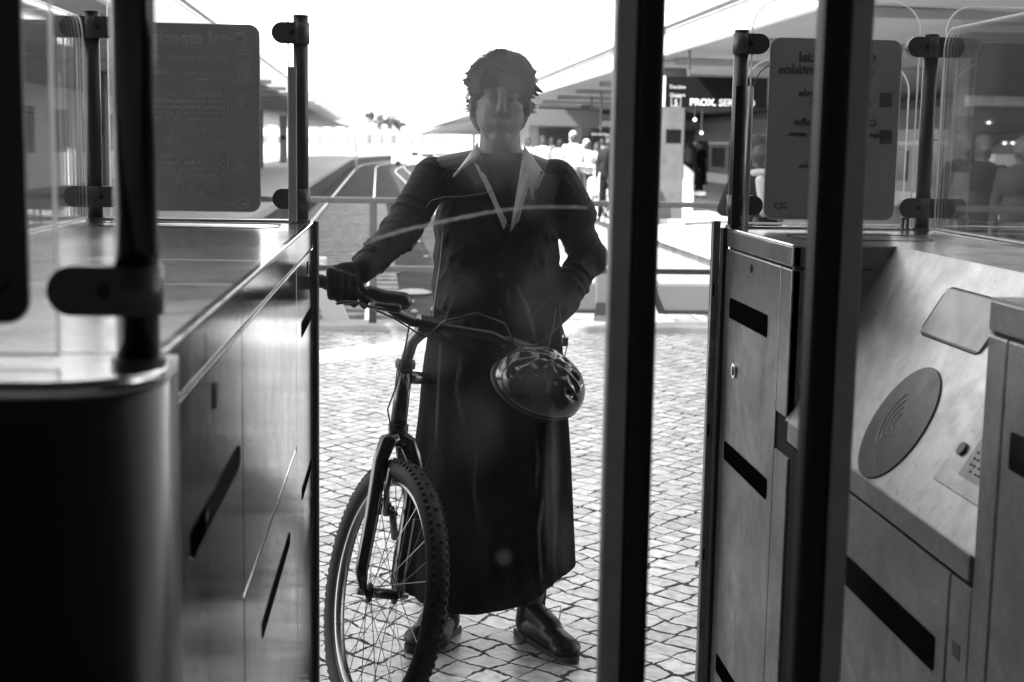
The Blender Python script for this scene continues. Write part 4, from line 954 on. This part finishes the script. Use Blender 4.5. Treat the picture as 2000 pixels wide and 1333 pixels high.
# long skirt with folds
rows = [(1.00,.262,.178,.112),(.93,.258,.190,.126),(.84,.254,.194,.135),(.70,.250,.202,.145),(.55,.246,.212,.155),(.40,.234,.228,.165),(.28,.226,.240,.175),(.20,.222,.244,.180)]
mb = MB(); NS = 96
allrows = []
for i in range(len(rows)-1):
    for k in range(5): allrows.append([rows[i][q]+(rows[i+1][q]-rows[i][q])*k/5 for q in range(4)])
allrows.append(list(rows[-1]))
for ri, (z, cx, rx, ry) in enumerate(allrows):
    g = min(1, max(0, (.98-z)/.8))
    for k in range(NS):
        a = 2*math.pi*k/NS; fold = 1+g*(.045*math.sin(6*a+1.2+z*.8)+.030*math.sin(11*a+.4+z*2)*(.6+.4*math.sin(2*a))+.012*math.sin(23*a+z*5))+.010*math.sin(5*a+z*22)*math.sin(z*9)
        zz = z
        if ri == len(allrows)-1 or z < .3:
            e = (.3-z)/.1; zz = z-e*(.035*math.sin(a*1.0+3.6)+.012*math.sin(3*a))
        mb.v.append(V(cx+rx*fold*math.cos(a), 3.985+ry*fold*math.sin(a), zz))
for i in range(len(allrows)-1):
    for k in range(NS): mb.f.append((i*NS+k, i*NS+(k+1)%NS, (i+1)*NS+(k+1)%NS, (i+1)*NS+k))
sk = mb.build('long_skirt', SKIRTM, pe_, True); md = sk.modifiers.new('t','SOLIDIFY'); md.thickness = .005
# longer coat panel hanging at the right of the picture
mb = MB(); NS = 26
prof = [(.98,.405,.030,3.955),(.80,.420,.034,3.950),(.60,.432,.040,3.945),(.42,.440,.044,3.94),(.262,.447,.048,3.935)]
for (z, cx, rr, y) in prof:
    for k in range(NS):
        a = 2*math.pi*k/NS; f_ = 1+.12*math.sin(3*a+z*3); mb.v.append(V(cx+rr*f_*math.cos(a), y+rr*2.2*f_*math.sin(a), z))
for i in range(len(prof)-1):
    for k in range(NS): mb.f.append((i*NS+k, i*NS+(k+1)%NS, (i+1)*NS+(k+1)%NS, (i+1)*NS+k))
mb.f.append(tuple(range(NS))); mb.build('coat_tail', CLOTH_D, pe_, True)
# bag strap seen beside the torso
MB().tube([Q(866,455,3.87), Q(860,520,3.86), Q(852,570,3.86), Q(846,625,3.86), Q(842,645,3.87)], [.012,.013,.013,.013,.012], 8, flat=.25).build('ribbed_strap', mat('strap_grey', .10, .5, bump=.5, bscale=40), pe_, True)
# shoes
def shoe(heel, toe, label):
    t = (toe-heel).normalized(); n2 = V(-t.y, t.x, 0); L_ = (toe-heel).length; mb = MB()
    mb.capsule(heel+t*.03+V(0,0,.045), heel+t*.05+V(0,0,.115), .036, .040)
    mb.capsule(heel+t*.04+V(0,0,.042), heel+t*(L_*.55)+V(0,0,.05), .034, .040)
    mb.capsule(heel+t*(L_*.5)+V(0,0,.046), toe-t*.045+V(0,0,.036), .040, .034); mb.ell(toe-t*.055+V(0,0,.034), (.046,.050,.030))
    mb.capsule(heel+t*.07+V(0,0,.09), heel+t*(L_*.55)+V(0,0,.068), .034, .034)
    sh_ = sub(mb.build('shoe', LEATHER, pe_, remesh=.004, sm=3), pe_)
    # sole with a heel block
    pts = []
    for k in range(28):
        a = 2*math.pi*k/28; u = math.cos(a); w_ = math.sin(a); wid = .036+.012*(u > 0)*u**.5 if u > 0 else .036
        pts.append(heel+t*(L_/2+u*(L_/2+.004))+n2*w_*(.036+.012*max(0,u))+V(0,0,.0))
    MB().prism([p+V(0,0,.004) for p in pts], (0,0,.016)).build('sole', RUBBER, sh_)
    MB().prism([heel+t*a+n2*b+V(0,0,.001) for a, b in ((-.004,-.026),(.07,-.034),(.07,.034),(-.004,.026))], (0,0,.02)).build('heel', RUBBER, sh_)
    for k in range(4):
        c = heel+t*(L_*.42+k*.022)+V(0,0,.104-k*.010); MB().tube([c-n2*.022-V(0,0,.008), c+V(0,0,.003), c+n2*.022-V(0,0,.008)], .0022, 6).build('lace', PLASTIC, sh_)
    c = heel+t*(L_*.42)+V(0,0,.11); MB().tube([c, c+n2*.02-t*-.02+V(.02,0,.015), c+V(.045,-.01,-.02), c+V(.03,-.02,-.045)], .0018, 6).build('lace', PLASTIC, sh_, True)
shoe(V(.360,4.09,0), V(.492,3.83,0), ''); shoe(V(.158,4.12,0), V(.02,3.93,0), '')

# ------------------------------------------------------------------ earphone cord
seq = [(962,374,3.835),(940,379,3.83),(905,384,3.825),(868,385,3.82),(842,392,3.82),(828,412,3.82),(815,432,3.82),(790,442,3.83),(765,438,3.84),(752,428,3.84)]
mb = MB(); mb.tube([P(a,b,Y=c) for a,b,c in seq], .0024, 6, flat=.6)
mb.tube([P(824,430,Y=3.84), P(822,455,Y=3.84), P(812,478,Y=3.84), P(798,491,Y=3.84), P(786,490,Y=3.84), P(782,482,Y=3.86)], .0017, 6)
tag(mb.build('earphone_cord', mat('cord_grey', .14, .35), None, True), 'thin looping earphone cord across the person\'s chest and under the arm', 'cord')

# ------------------------------------------------------------------ helmet hanging at the right grip
hmO = P(1050,752,Y=3.62); hm = thing('bicycle_helmet', hmO, 'glossy dark vented bicycle helmet hanging from the right handlebar end', 'helmet')
rotm = Matrix.Rotation(R_(22),3,'Y')@Matrix.Rotation(R_(38),3,'X')
bm = bmesh.new(); bmesh.ops.create_uvsphere(bm, u_segments=36, v_segments=20, radius=1)
kill = []
for fc in bm.faces:
    c = fc.calc_center_median()
    if c.z < -.15: kill.append(fc); continue
    a = math.atan2(c.y, c.x); rr = math.hypot(c.x, c.y)
    # elongated vents in rows
    band = int(round(c.y/.26)); 
    if abs(c.y-band*.26) < .062 and .08 < abs(c.x) < .74 and abs(band) <= 2 and abs(abs(c.x)-.40) > .055: kill.append(fc)
bmesh.ops.delete(bm, geom=kill, context='FACES')
for v in bm.verts: v.co = rotm@V(v.co.x*.118*(1+.08*(v.co.x > 0)), v.co.y*.095, v.co.z*.105)
me = bpy.data.meshes.new('shell'); bm.to_mesh(me); bm.free(); sh_ = bpy.data.objects.new('shell', me); col.objects.link(sh_); sh_.parent = hm
me.materials.append(HELM)
for p in me.polygons: p.use_smooth = True
md = sh_.modifiers.new('t','SOLIDIFY'); md.thickness = .014; md.offset = -1
mb = MB(); mb.ring(hmO+rotm@V(0,0,-.014), rotm@V(0,0,1), .099, .008, 40, 8)
for v in mb.v:
    l = rotm.inverted()@(v-hmO); l.x *= 1.18; l.y *= .9; v[:] = (hmO+rotm@l)[:]
mb.build('rim_band', RUBBER, hm, True)
MB().ell(hmO+rotm@V(0,0,.018), (.095,.078,.060), rotm).build('foam_liner', FOAM, hm, True)
g_ = GR-gd*.03
MB().tube([Q(1092,600,3.82), Q(1098,640,3.80), Q(1108,676,3.74), Q(1100,706,3.68), hmO+V(.05,.03,.06)], .0055, 6, flat=.3).build('strap', PLASTIC, hm, True)
MB().tube([Q(1086,604,3.80), Q(1080,640,3.78), Q(1068,690,3.70), hmO+V(.02,.0,.09)], .0055, 6, flat=.3).build('strap', PLASTIC, hm, True)
MB().box(Q(1104,668,3.74)+V(-.008,-.004,-.012), Q(1104,668,3.74)+V(.008,.004,.012), .002).build('buckle', ALLOY, hm)
MB().tube([hmO+rotm@V(-.06,-.05,-.01), hmO+V(-.01,-.05,.05), g_+V(.0,-.018,.004), g_+V(0,0,.022), g_+V(0,.02,0), hmO+V(.03,.05,.04), hmO+rotm@V(.06,.05,-.01)], .005, 6, flat=.3).build('strap', PLASTIC, hm, True)

# ------------------------------------------------------------------ people further off
def small_person(x, y, z, h, label, top, leg, arms=0, turn=0., hairm=HAIRM, skirt=False, bag=False):
    s = h/1.7; t = thing('person', (x,y,z), label, 'person', 'people on the platform')
    Rz = Matrix.Rotation(turn, 3, 'Z'); o = V(x,y,z)
    def p(a, b, c): return o+Rz@V(a*s, b*s, c*s)
    mb = MB(); mb.ell(p(0,0,1.59), (.075*s,.09*s,.11*s)); mb.ell(p(0,-.09,1.57), (.014*s,.02*s,.022*s)); mb.capsule(p(0,0,1.5), p(0,0,1.4), .05*s, .055*s)
    mb.ell(p(0,0,1.28), (.17*s,.10*s,.17*s)); mb.ell(p(0,0,1.0), (.15*s,.10*s,.18*s))
    step = .10+.08*random.random()
    K = [(-.09,-step*.3,.5),(.09,step*.3,.5)]; A = [(-.10,-step,.07),(.10,step,.07)]
    for i, sx in enumerate((-1,1)):
        mb.capsule(p(sx*.08,0,.9), p(*K[i]), .085*s, .055*s); mb.capsule(p(*K[i]), p(*A[i]), .052*s, .034*s); mb.capsule(p(A[i][0],A[i][1],.035), p(A[i][0],A[i][1]-.13,.03), .035*s, .028*s)
    poses = [((-.24,.02,1.12),(-.22,-.06,.90)), ((-.27,.02,1.14),(-.10,-.20,1.10))]
    hands = []
    for sx in (-1, 1):
        e, w_ = poses[1 if (arms >> (0 if sx < 0 else 1)) & 1 else 0]; e = (abs(e[0])*sx, e[1], e[2]); w_ = (abs(w_[0])*sx, w_[1], w_[2])
        mb.capsule(p(sx*.17,0,1.38), p(*e), .048*s, .038*s); mb.capsule(p(*e), p(*w_), .036*s, .026*s); mb.ell(p(w_[0],w_[1]-.02,w_[2]-.04), (.025*s,.03*s,.05*s)); hands.append((e, w_))
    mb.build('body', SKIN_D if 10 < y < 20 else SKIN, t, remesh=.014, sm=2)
    mb = MB(); mb.ell(p(0,0,1.30), (.20*s,.13*s,.18*s)); mb.ell(p(0,0,1.05), (.18*s,.13*s,.22*s))
    for sx, (e, w_) in zip((-1,1), hands): mb.capsule(p(sx*.17,0,1.38), p(*e), .064*s, .052*s); mb.capsule(p(*e), p(*w_), .050*s, .038*s)
    if skirt: mb.capsule(p(0,0,.98), p(0,0,.55), .17*s, .21*s)
    mb.build('coat' if skirt else 'jacket', top, t, remesh=.015, sm=2)
    mb = MB()
    for i, sx in enumerate((-1,1)): mb.capsule(p(sx*.08,0,.9), p(*K[i]), .098*s, .068*s); mb.capsule(p(*K[i]), p(A[i][0],A[i][1],.12), .066*s, .052*s)
    mb.ell(p(0,0,.9), (.16*s,.12*s,.10*s)); mb.build('trousers', leg, t, remesh=.015, sm=2)
    mb = MB(); mb.ell(p(0,.02,1.63), (.088*s,.098*s,.095*s)); mb.ell(p(0,.05,1.55), (.08*s,.055*s,.10*s)); mb.build('hair', hairm, t, remesh=.013, sm=2)
    if bag: mb = MB(); mb.box(p(.20,-.08,.62), p(.30,.16,.92), .02); mb.build('shoulder_bag', CLOTHES[4], t)
    return t
C_ = CLOTHES
def pp(px, Y, h, label, top, leg, **k):
    q = P(px, 400, Y=Y); return small_person(q.x, Y, 0., h, label, top, leg, **k)
pp(1058, 34, 1.68, 'distant person in sunlit white top, nearest the standing person\'s shoulder', C_[0], C_[2], turn=.4)
pp(1092, 40, 1.62, 'distant person in a light jacket half hidden behind the person in grey', C_[0], C_[1], turn=2.8)
pp(1117, 30, 1.76, 'distant broad bald-looking person in grey top with arms at the sides', C_[1], C_[2], hairm=C_[1], turn=.1)
pp(1144, 30, 1.60, 'distant person in pale coat leaning over the luggage', C_[0], C_[3], arms=3, turn=.7, hairm=C_[1])
pp(1163, 34, 1.55, 'distant person in white jacket beside the dark-haired walker', C_[0], C_[0], turn=-.8, arms=1)
pp(1186, 28, 1.66, 'distant dark-haired walker in black jacket with one arm lit by the sun', C_[3], C_[4], turn=-.5, arms=2, bag=True)
pp(1205, 26, 1.64, 'distant person in dark clothes beside the black gate bar', C_[4], C_[4], turn=.2)
pp(1076, 46, 1.70, 'far person in mid grey behind the white-topped person in the crowd', C_[2], C_[3], turn=1.2)
pp(1130, 44, 1.66, 'far person in dark jacket between the grey-topped person and the pushchair', C_[3], C_[2], turn=2.2)
pp(1174, 40, 1.72, 'far tall person in mid grey jacket above the white pushchair', C_[2], C_[4], turn=-.3)
pp(1030, 38, 1.64, 'far pale person partly hidden by the standing person\'s collar', C_[1], C_[2], turn=.6)
pp(1340, 50, 1.70, 'far person in grey behind the white rounded machine', C_[2], C_[3], turn=.6)
pp(1364, 42, 1.66, 'distant person in long black coat beside the concrete column', C_[4], C_[4], turn=1.0, skirt=True, bag=True)
pp(1479, 9.8, 1.54, 'woman in dark coat and pale scarf seen through the glass left of the grey notice', C_[3], C_[2], turn=.15, arms=3)
pp(1878, 13.0, 1.62, 'dark silhouetted person left of the arched train door', C_[4], C_[3], turn=.3)
pp(1915, 12.4, 1.60, 'dark silhouetted person in front of the arched train door', C_[4], C_[4], turn=-.3, bag=True)
pp(1990, 11.6, 1.58, 'person in patterned dark jacket at the right picture edge', C_[3], C_[3], turn=-.9)
w_ = [o for o in bpy.data.objects if o.get('label','').startswith('woman in dark coat')][0]
ORG[w_.name] = Vector(w_.location); wl = w_.location
MB().ring((wl.x, wl.y-.01, 1.27), (0,.3,1), .075, .030, 20, 8).capsule((wl.x-.02,wl.y-.14,1.24), (wl.x+.01,wl.y-.15,1.02), .035, .03).build('scarf', C_[1], w_, True)
# luggage trolley beside them
q = P(1168, 360, Y=29); tr_ = thing('luggage_trolley', (q.x,29,0), 'sunlit white pushchair among the distant people', 'pushchair')
MB().box((q.x-.22,28.7,.45),(q.x+.30,29.1,.85), .1).build('seat', C_[0], tr_); MB().tube([(q.x-.2,28.9,.2),(q.x-.3,28.9,.9),(q.x-.45,28.9,1.0)], .02, 8).build('handle', CLAMP, tr_)
for a in (-.2,.25):
    for b in (28.72,29.08): MB().ring((q.x+a,b,.13), (0,1,0), .11, .02, 20, 8).build('wheel', TYREM, tr_)
    MB().tube([(q.x+a,28.72,.13),(q.x+a*.4,28.9,.5),(q.x+a,29.08,.13)], .015, 6).build('frame', CLAMP, tr_)

# ------------------------------------------------------------------ canopies
def canopy(xe, ys, zt, zb, depth, sg, label, cols):
    t = thing('platform_canopy', (xe+sg*4, ys[0], 0), label, 'canopy', 'platform canopies')
    fa, so_, rf = MB(), MB(), MB()
    for a, b in zip(ys, ys[1:]):
        xa, xb = xe+cv(a), xe+cv(b)
        fa.add([(xa,a,zb),(xb,b,zb),(xb,b,zt),(xa,a,zt),(xa+sg*.12,a,zb),(xb+sg*.12,b,zb),(xb+sg*.12,b,zt),(xa+sg*.12,a,zt)], [(0,1,2,3),(4,5,6,7),(3,2,6,7),(0,1,5,4)])
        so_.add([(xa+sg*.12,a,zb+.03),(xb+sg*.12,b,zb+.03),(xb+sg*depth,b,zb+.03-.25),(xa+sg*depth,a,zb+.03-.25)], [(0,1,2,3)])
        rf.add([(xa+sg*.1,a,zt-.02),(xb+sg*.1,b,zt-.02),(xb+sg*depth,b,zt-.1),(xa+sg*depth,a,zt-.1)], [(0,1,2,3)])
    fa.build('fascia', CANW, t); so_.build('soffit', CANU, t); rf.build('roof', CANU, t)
    MB().box((min(xe+sg*.12,xe+sg*depth),ys[0]-.05,zb-.22),(max(xe+sg*.12,xe+sg*depth),ys[0]+.1,zt), .01).build('end_fascia', CANW, t)
    ed = MB(); ed.tube([(xe+cv(y)-sg*.05,y,zt+.03) for y in ys], .045, 8); ed.build('gutter', CLAMP, t)
    for y in range(int(ys[0])+4, int(min(ys[-1], 110)), 5):
        MB().box((min(xe+sg*.14,xe+sg*depth),y,zb-.12),(max(xe+sg*.14,xe+sg*depth),y+.14,zb+.0), .01).build('beam', CANU, t)
    for (x, y) in cols:
        c = sub(MB().box((x-.22,y-.22,0),(x+.22,y+.22,zb-.12), .03).build('column', COLM, t), t)
        MB().box((x-.28,y-.28,0),(x+.28,y+.28,.12), .02).build('column_base', WALLC, c); MB().box((x-.14,y-.235,1.55),(x+.14,y-.222,1.8)).build('column_sign', DARKSIGN, c)
    return t
ysr = [7.5,15,24,34,44,54,64,76,88,100,116,130,145,160]
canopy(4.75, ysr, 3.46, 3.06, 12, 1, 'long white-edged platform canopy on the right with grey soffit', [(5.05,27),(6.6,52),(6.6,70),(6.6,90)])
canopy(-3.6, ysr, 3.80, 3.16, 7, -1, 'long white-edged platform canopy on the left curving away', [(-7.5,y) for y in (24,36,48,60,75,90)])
# far canopy that swings in front of the sky left of the head
t = thing('platform_canopy', (3,90,0), 'far low canopy tip jutting out left of the person\'s head', 'canopy', 'platform canopies')
a, b, c = P(821,262,Y=150), P(965,212,Y=75), P(965,262,Y=110)
MB().prism([a, b, b+V(9,10,0), a+V(12,5,0)], (0,0,.12)).build('roof', CANU, t); MB().prism([a+V(0,0,-.02), b+V(0,0,-.02), b+V(.2,0,-.25), a+V(.2,0,-.25)], (.1,0,0)).build('fascia', CANU, t)
for y in (95,115,135): MB().tube([(6.5,y,0),(6.5,y,2.6)], .15, 10).build('column', WALLC, t)

# display board
EM = bpy.data.materials.new('led_lit'); EM.use_nodes = True; e_ = EM.node_tree.nodes['Principled BSDF']; e_.inputs['Base Color'].default_value = (.4,.4,.4,1); e_.inputs['Emission Color'].default_value = (1,1,1,1); e_.inputs['Emission Strength'].default_value = .12
Yb = 24.; b0 = P(1300,209,Y=Yb); b1 = P(1500,153,Y=Yb)
bd = thing('departure_board', (b0.x+.8,Yb,b0.z), 'long black hanging departure board reading PROX. SER', 'departure board')
MB().box((b0.x,Yb,b0.z),(b1.x,Yb+.2,b1.z), .02).build('housing', DARKSIGN, bd)
MB().box((b0.x-.05,Yb+.02,b0.z),(b0.x-.005,Yb+.18,b1.z), .01).build('side_cap', WHITEP, bd)
for x in (b0.x+.4,b1.x-.4): MB().tube([(x,Yb+.1,b1.z),(x,Yb+.1,3.1)], .02, 8).build('hanger', CLAMP, bd)
def bt(s, px, py, size, m=EM, bold=0): q = P(px, py, Y=Yb-.005); text_mesh(s, size, m, 'lettering', bd, q, (1,0,0), (0,0,1), .002, bold)
bt('Destino',1308,173,.085,LEDM); bt('Origem',1308,189,.085,LEDM); bt('5',1316,206,.14); bt('PROX. SERVIÇO',1347,206,.158,EM,.004)
q = P(1311,208,Y=Yb-.004); MB().tube([q, q+V(.16,0,0), q+V(.16,0,.16), q+V(0,0,.16), q], .006, 5).build('number_frame', LEDM, bd)

# dark sign boards and shop front at the far hall
def hang(px0, py0, px1, py1, Y, label, m=DARKSIGN, txt=None, cat='sign', ztop=2.9):
    a = P(px0, py1, Y=Y); b = P(px1, py0, Y=Y); t = thing('hanging_sign', ((a.x+b.x)/2,Y,a.z), label, cat)
    MB().box((a.x,Y,a.z),(b.x,Y+.25,b.z), .02).build('panel', m, t)
    for x in (a.x+.3,b.x-.3): MB().tube([(x,Y+.12,b.z),(x,Y+.12,max(ztop,b.z+.1))], .03, 8).build('hanger', CLAMP, t)
    if txt: text_mesh(txt[0], txt[1], LEDM, 'lettering', t, (a.x+txt[2],Y-.006,a.z+txt[3]), (1,0,0), (0,0,1), .002)
    return t
hang(1030,216,1176,246,42,'wide plain dark hanging sign over the distant crowd', mat('sign_grey', .09, .6))
hang(1152,256,1196,268,38,'small dark hanging sign with pale lettering right of the wide sign', DARKSIGN, ('Sala de Espera',.10,.04,.05))
# far shop building behind the crowd
sb = thing('shop_building', (8,60,0), 'low grey shop front under the canopy behind the distant crowd', 'building')
MB().box((5.2,60,0),(16,66,2.6)).build('wall', GREYB, sb)
for x in (5.6,7.4,9.2,11): wn = sub(MB().box((x,59.9,.4),(x+1.4,59.98,2.2), .02).build('window', WIN, sb), sb); MB().box((x-.08,59.86,.3),(x+1.48,59.9,.4)).build('sill', WHITEP, wn)
MB().box((5.4,59.8,2.3),(9,59.9,2.55)).build('sign_band', WHITEP, sb)
# white machine in the sun by the column
a = P(1288,398,Y=33); b = P(1356,318,Y=33)
km = thing('ticket_machine', ((a.x+b.x)/2,33,0), 'sunlit white rounded machine beside the concrete column on the right platform', 'machine')
W2 = b.x-a.x
MB().prism([(a.x,33,0),(b.x,33,0),(b.x,33,.88),(b.x-.12,33,1.0),(a.x+W2*.62,33,1.12),(a.x+W2*.3,33,1.22),(a.x+.06,33,1.2),(a.x,33,1.1)], (0,.8,0)).build('housing', WHITEP, km)
MB().box((b.x,33.1,.36),(b.x+.33,33.3,.46), .03).build('shelf', WHITEP, km); MB().box((a.x+.45,32.985,.5),(a.x+.52,33,.53)).build('card_slot', GAP, km)
# train standing on the far right track
trn = thing('train', (15,36,0), 'grey and white train standing beyond the right platform', 'train')
pts = [(0,-.3),(0,2.0),(.18,2.5),(.6,2.75),(2.4,2.75),(2.8,2.5),(2.95,2.0),(2.95,-.3)]
MB().prism([(12.2+x,17,z) for x, z in pts], (0,70,0)).build('body', TRAINM, trn)
MB().box((12.15,17,1.62),(12.2,87,1.72)).build('stripe', WHITEP, trn); MB().box((12.15,17,.15),(12.2,87,.5)).build('stripe', WHITEP, trn)
for y in range(19, 85, 5):
    wd = sub(MB().box((12.16,y,.75),(12.2,y+2.2,1.5), .01).build('window', WIN, trn), trn)
    MB().box((12.14,y+2.9,.0),(12.2,y+4.1,1.75), .02).build('door', WIN, trn)
# grey shop facade on the right, behind the glass
fa_ = thing('station_building', (9,17,0), 'dark station facade with an arched doorway at the right picture edge', 'building')
xl = P(1884,300,Y=17).x
MB().box((xl,17,0),(xl+8,17.5,2.9)).build('wall', mat('facade_dark', .08, .7, noise=.3, nscale=1.5), fa_)
MB().box((xl-.05,16.85,2.02),(xl+8,16.98,2.14), .01).build('ledge', WALLC, fa_)
dx0 = P(1912,300,Y=16.9).x
arch = [(dx0,0),(dx0+.9,0),(dx0+.9,1.45)]+[(dx0+.45+.45*math.cos(R_(a)),1.45+.22*math.sin(R_(a))) for a in range(0,181,20)]
dr = sub(MB().prism([(x,16.96,z) for x,z in arch], (0,-.03,0)).build('door', WIN, fa_), fa_)
MB().tube([(x,16.92,z) for x,z in [(dx0+.9,0),(dx0+.9,1.45)]+arch[3:]+[(dx0,0)]], .04, 8).build('door_frame', ALLOY, dr)
for x in (dx0+1.3,dx0+1.7,dx0+2.1): pass
lampm = bpy.data.materials.new('lamp_lit'); lampm.use_nodes = True; e_ = lampm.node_tree.nodes['Principled BSDF']; e_.inputs['Emission Color'].default_value = (1,1,1,1); e_.inputs['Emission Strength'].default_value = .6
for i, (px, py) in enumerate(((1931,240),(1962,280),(1978,280),(1994,280))):
    q = P(px, py, Y=16.8); lp = thing('wall_lamp', q, ('small bright lamp above the arched doorway','bright small lamp right of the arched doorway, first of the row','bright small lamp in the row right of the doorway, in the middle','bright small lamp at the right end of the row by the picture edge')[i], 'lamp', 'small lit lamps on the right facade')
    MB().ell(q, (.022,.022,.022)).build('bulb', lampm, lp, True); MB().box(q+V(-.03,.03,-.02), q+V(.03,.06,.04)).build('bracket', CLAMP, lp)
# pale cabinet with posters right of the door
q = P(1968,440,Y=15.5); mc = thing('vending_machine', (q.x,15.5,0), 'tall pale machine standing in front of the dark facade', 'machine')
MB().box((q.x-.28,15.3,0),(q.x+.10,15.8,1.45), .02).build('housing', C_[1], mc); MB().box((q.x-.22,15.28,.8),(q.x+.04,15.3,1.3)).build('front_panel', C_[0], mc)
# lamps under the right canopy
for i, (px, py) in enumerate(((1357,234),(1370,260))):
    q = P(px, py, Y=30); lp = thing('ceiling_lamp', q, ('small round lit lamp under the right canopy, upper one by the column','small round lit lamp under the right canopy, lower one by the column')[i], 'lamp', 'small lit lamps under the canopy')
    MB().ell(q, (.035,.035,.035)).build('bulb', lampm, lp, True); MB().tube([q, q+V(0,0,.5)], .015, 6).build('stem', CLAMP, lp)

# ------------------------------------------------------------------ buildings and trees at the far end
def block(x0, x1, y, h, d, label, nx, nz, roof=None, m=STUCCO):
    t = thing('house', ((x0+x1)/2,y,-1), label, 'building', 'pale buildings at the end of the tracks')
    MB().box((x0,y,-1),(x1,y+d,h)).build('wall', m, t)
    if roof: MB().prism([(x0-.5,y-.5,h+.002),(x1+.5,y-.5,h+.002),((x0+x1)/2,y-.5,h+roof)], (0,d+1,0)).build('roof', GREYB, t)
    else: MB().box((x0-.3,y-.3,h+.002),(x1+.3,y+d+.3,h+.35)).build('parapet', m, t)
    for i in range(nx):
        for j in range(nz):
            cx_ = x0+(x1-x0)*(i+.5)/nx; cz_ = .6+(h-.6)*(j+.45)/nz; ww = (x1-x0)/nx*.22; wh = (h-.6)/nz*.26
            wn = sub(MB().box((cx_-ww,y-.08,cz_-wh),(cx_+ww,y-.005,cz_+wh)).build('window', C_[2], t), t); MB().box((cx_-ww-.1,y-.16,cz_-wh-.12),(cx_+ww+.1,y-.002,cz_-wh)).build('sill', WHITEP, wn)
block(-24,-8.5,240,5.6,12,'long pale building at the far end of the left platform',7,2)
block(-7.5,-.8,260,7.6,12,'pale house with windows under the small trees at the vanishing point',3,2,1.6)
block(.5,9,300,3.6,12,'low white building just left of the far canopy tip',4,1)
block(-34,-26,120,6.5,12,'pale building behind the left canopy',3,2)
# white station building along the left platform, seen through the glass
lb = thing('station_building', (-11,40,0), 'long white station building along the left platform', 'building')
MB().box((-14,18,0),(-10.5,80,3.1)).build('wall', STUCCO, lb)
for y in range(20,78,4):
    wn = sub(MB().box((-10.5,y,1.0),(-10.44,y+1.6,2.3)).build('window', C_[2], lb), lb); MB().box((-10.5,y-.05,.92),(-10.38,y+1.65,1.0)).build('sill', WHITEP, wn)
def tree(px, py, Y, h, r, label, palm=False):
    top = P(px, py, Y=Y); x = top.x; z1 = top.z; t = thing('tree', (x,Y,-1), label, 'tree', 'small trees above the far roofs')
    MB().tube([(x,Y,-1),(x+.1,Y,z1*.5),(x,Y,z1-r*.5)], [.14,.12,.08], 8).build('trunk', BARK, t)
    mb = MB(); rn = random.Random(px)
    for i in range(420):
        d = V(rn.gauss(0,1), rn.gauss(0,1), rn.gauss(0,.8)).normalized()*r*rn.uniform(.3,1)**.6
        if math.sin(d.x*3+px)+math.sin(d.z*4+1) < -.7: continue
        c = V(x,Y,z1-r)+d; a = V(rn.uniform(-1,1),rn.uniform(-1,1),rn.uniform(-1,1)).normalized()*.22; b = a.cross(V(.3,.5,.8)).normalized()*.14
        mb.add([c-a,c+b,c+a,c-b], [(0,1,2,3)])
    mb.build('crown', LEAFM, t)
for (px, py, r, lab) in ((722,217,.9,'small pointed tree left of the other far treetops'),(744,223,1.5,'bushy far treetop above the pale house roof'),(762,225,1.3,'small far treetop right of the bushy one'),(782,232,1.2,'rightmost small treetop above the far roofs')): tree(px, py, 255, 8, r, lab)
# parked vehicle-like maintenance wagons at the far track
wg = thing('white_van', (P(800,312,Y=150).x,150,-.9), 'small white van parked at the far end of the tracks', 'van')
vx = P(800,312,Y=150).x
MB().prism([(vx-1.9,150,-.6),(vx+1.9,150,-.6),(vx+1.9,150,.0),(vx+1.2,150,.15),(vx+.8,150,.75),(vx-1.8,150,.8)], (0,1.8,0)).build('body', WHITEP, wg)
MB().box((vx+.2,149.97,.2),(vx+.9,150,.6)).build('window', WIN, wg)
for a in (-1.2,1.2): MB().tube([(vx+a,149.9,-.62),(vx+a,150.1,-.62)], .3, 16).build('wheel', TYREM, wg)
# overhead line masts
for i, (x, y) in enumerate(((-4.0,120),(3.6,170))):
    t = thing('line_mast', (x,y,-1), ('thin overhead-line mast at the far left track','thin overhead-line mast further off by the middle tracks')[i], 'mast', 'overhead line masts')
    MB().tube([(x,y,-1),(x,y,5.5)], .08, 8).build('pole', WALLC, t); MB().tube([(x,y,5),(x+1.6,y,5.1)], .04, 6).build('bracket', WALLC, t)
# litter and stones on the ballast
mb = MB(); rn = random.Random(5)
for i in range(170):
    x = rn.uniform(PL+.2, PR-.3); y = rn.uniform(12.5, 45); r = rn.uniform(.03,.07) if i % 4 else rn.uniform(.12,.3); mb.ell((x+cv(y),y,-.945+min(r,.07)*.4), (r,r*1.2,min(r,.07)*.6), n=7, m=4)
o = mb.build('loose_stones', mat('loose_stone', .5, .8)); o['kind'] = 'stuff'; o['label'] = 'pale loose stones and litter scattered on the track ballast'; o['category'] = 'stones'
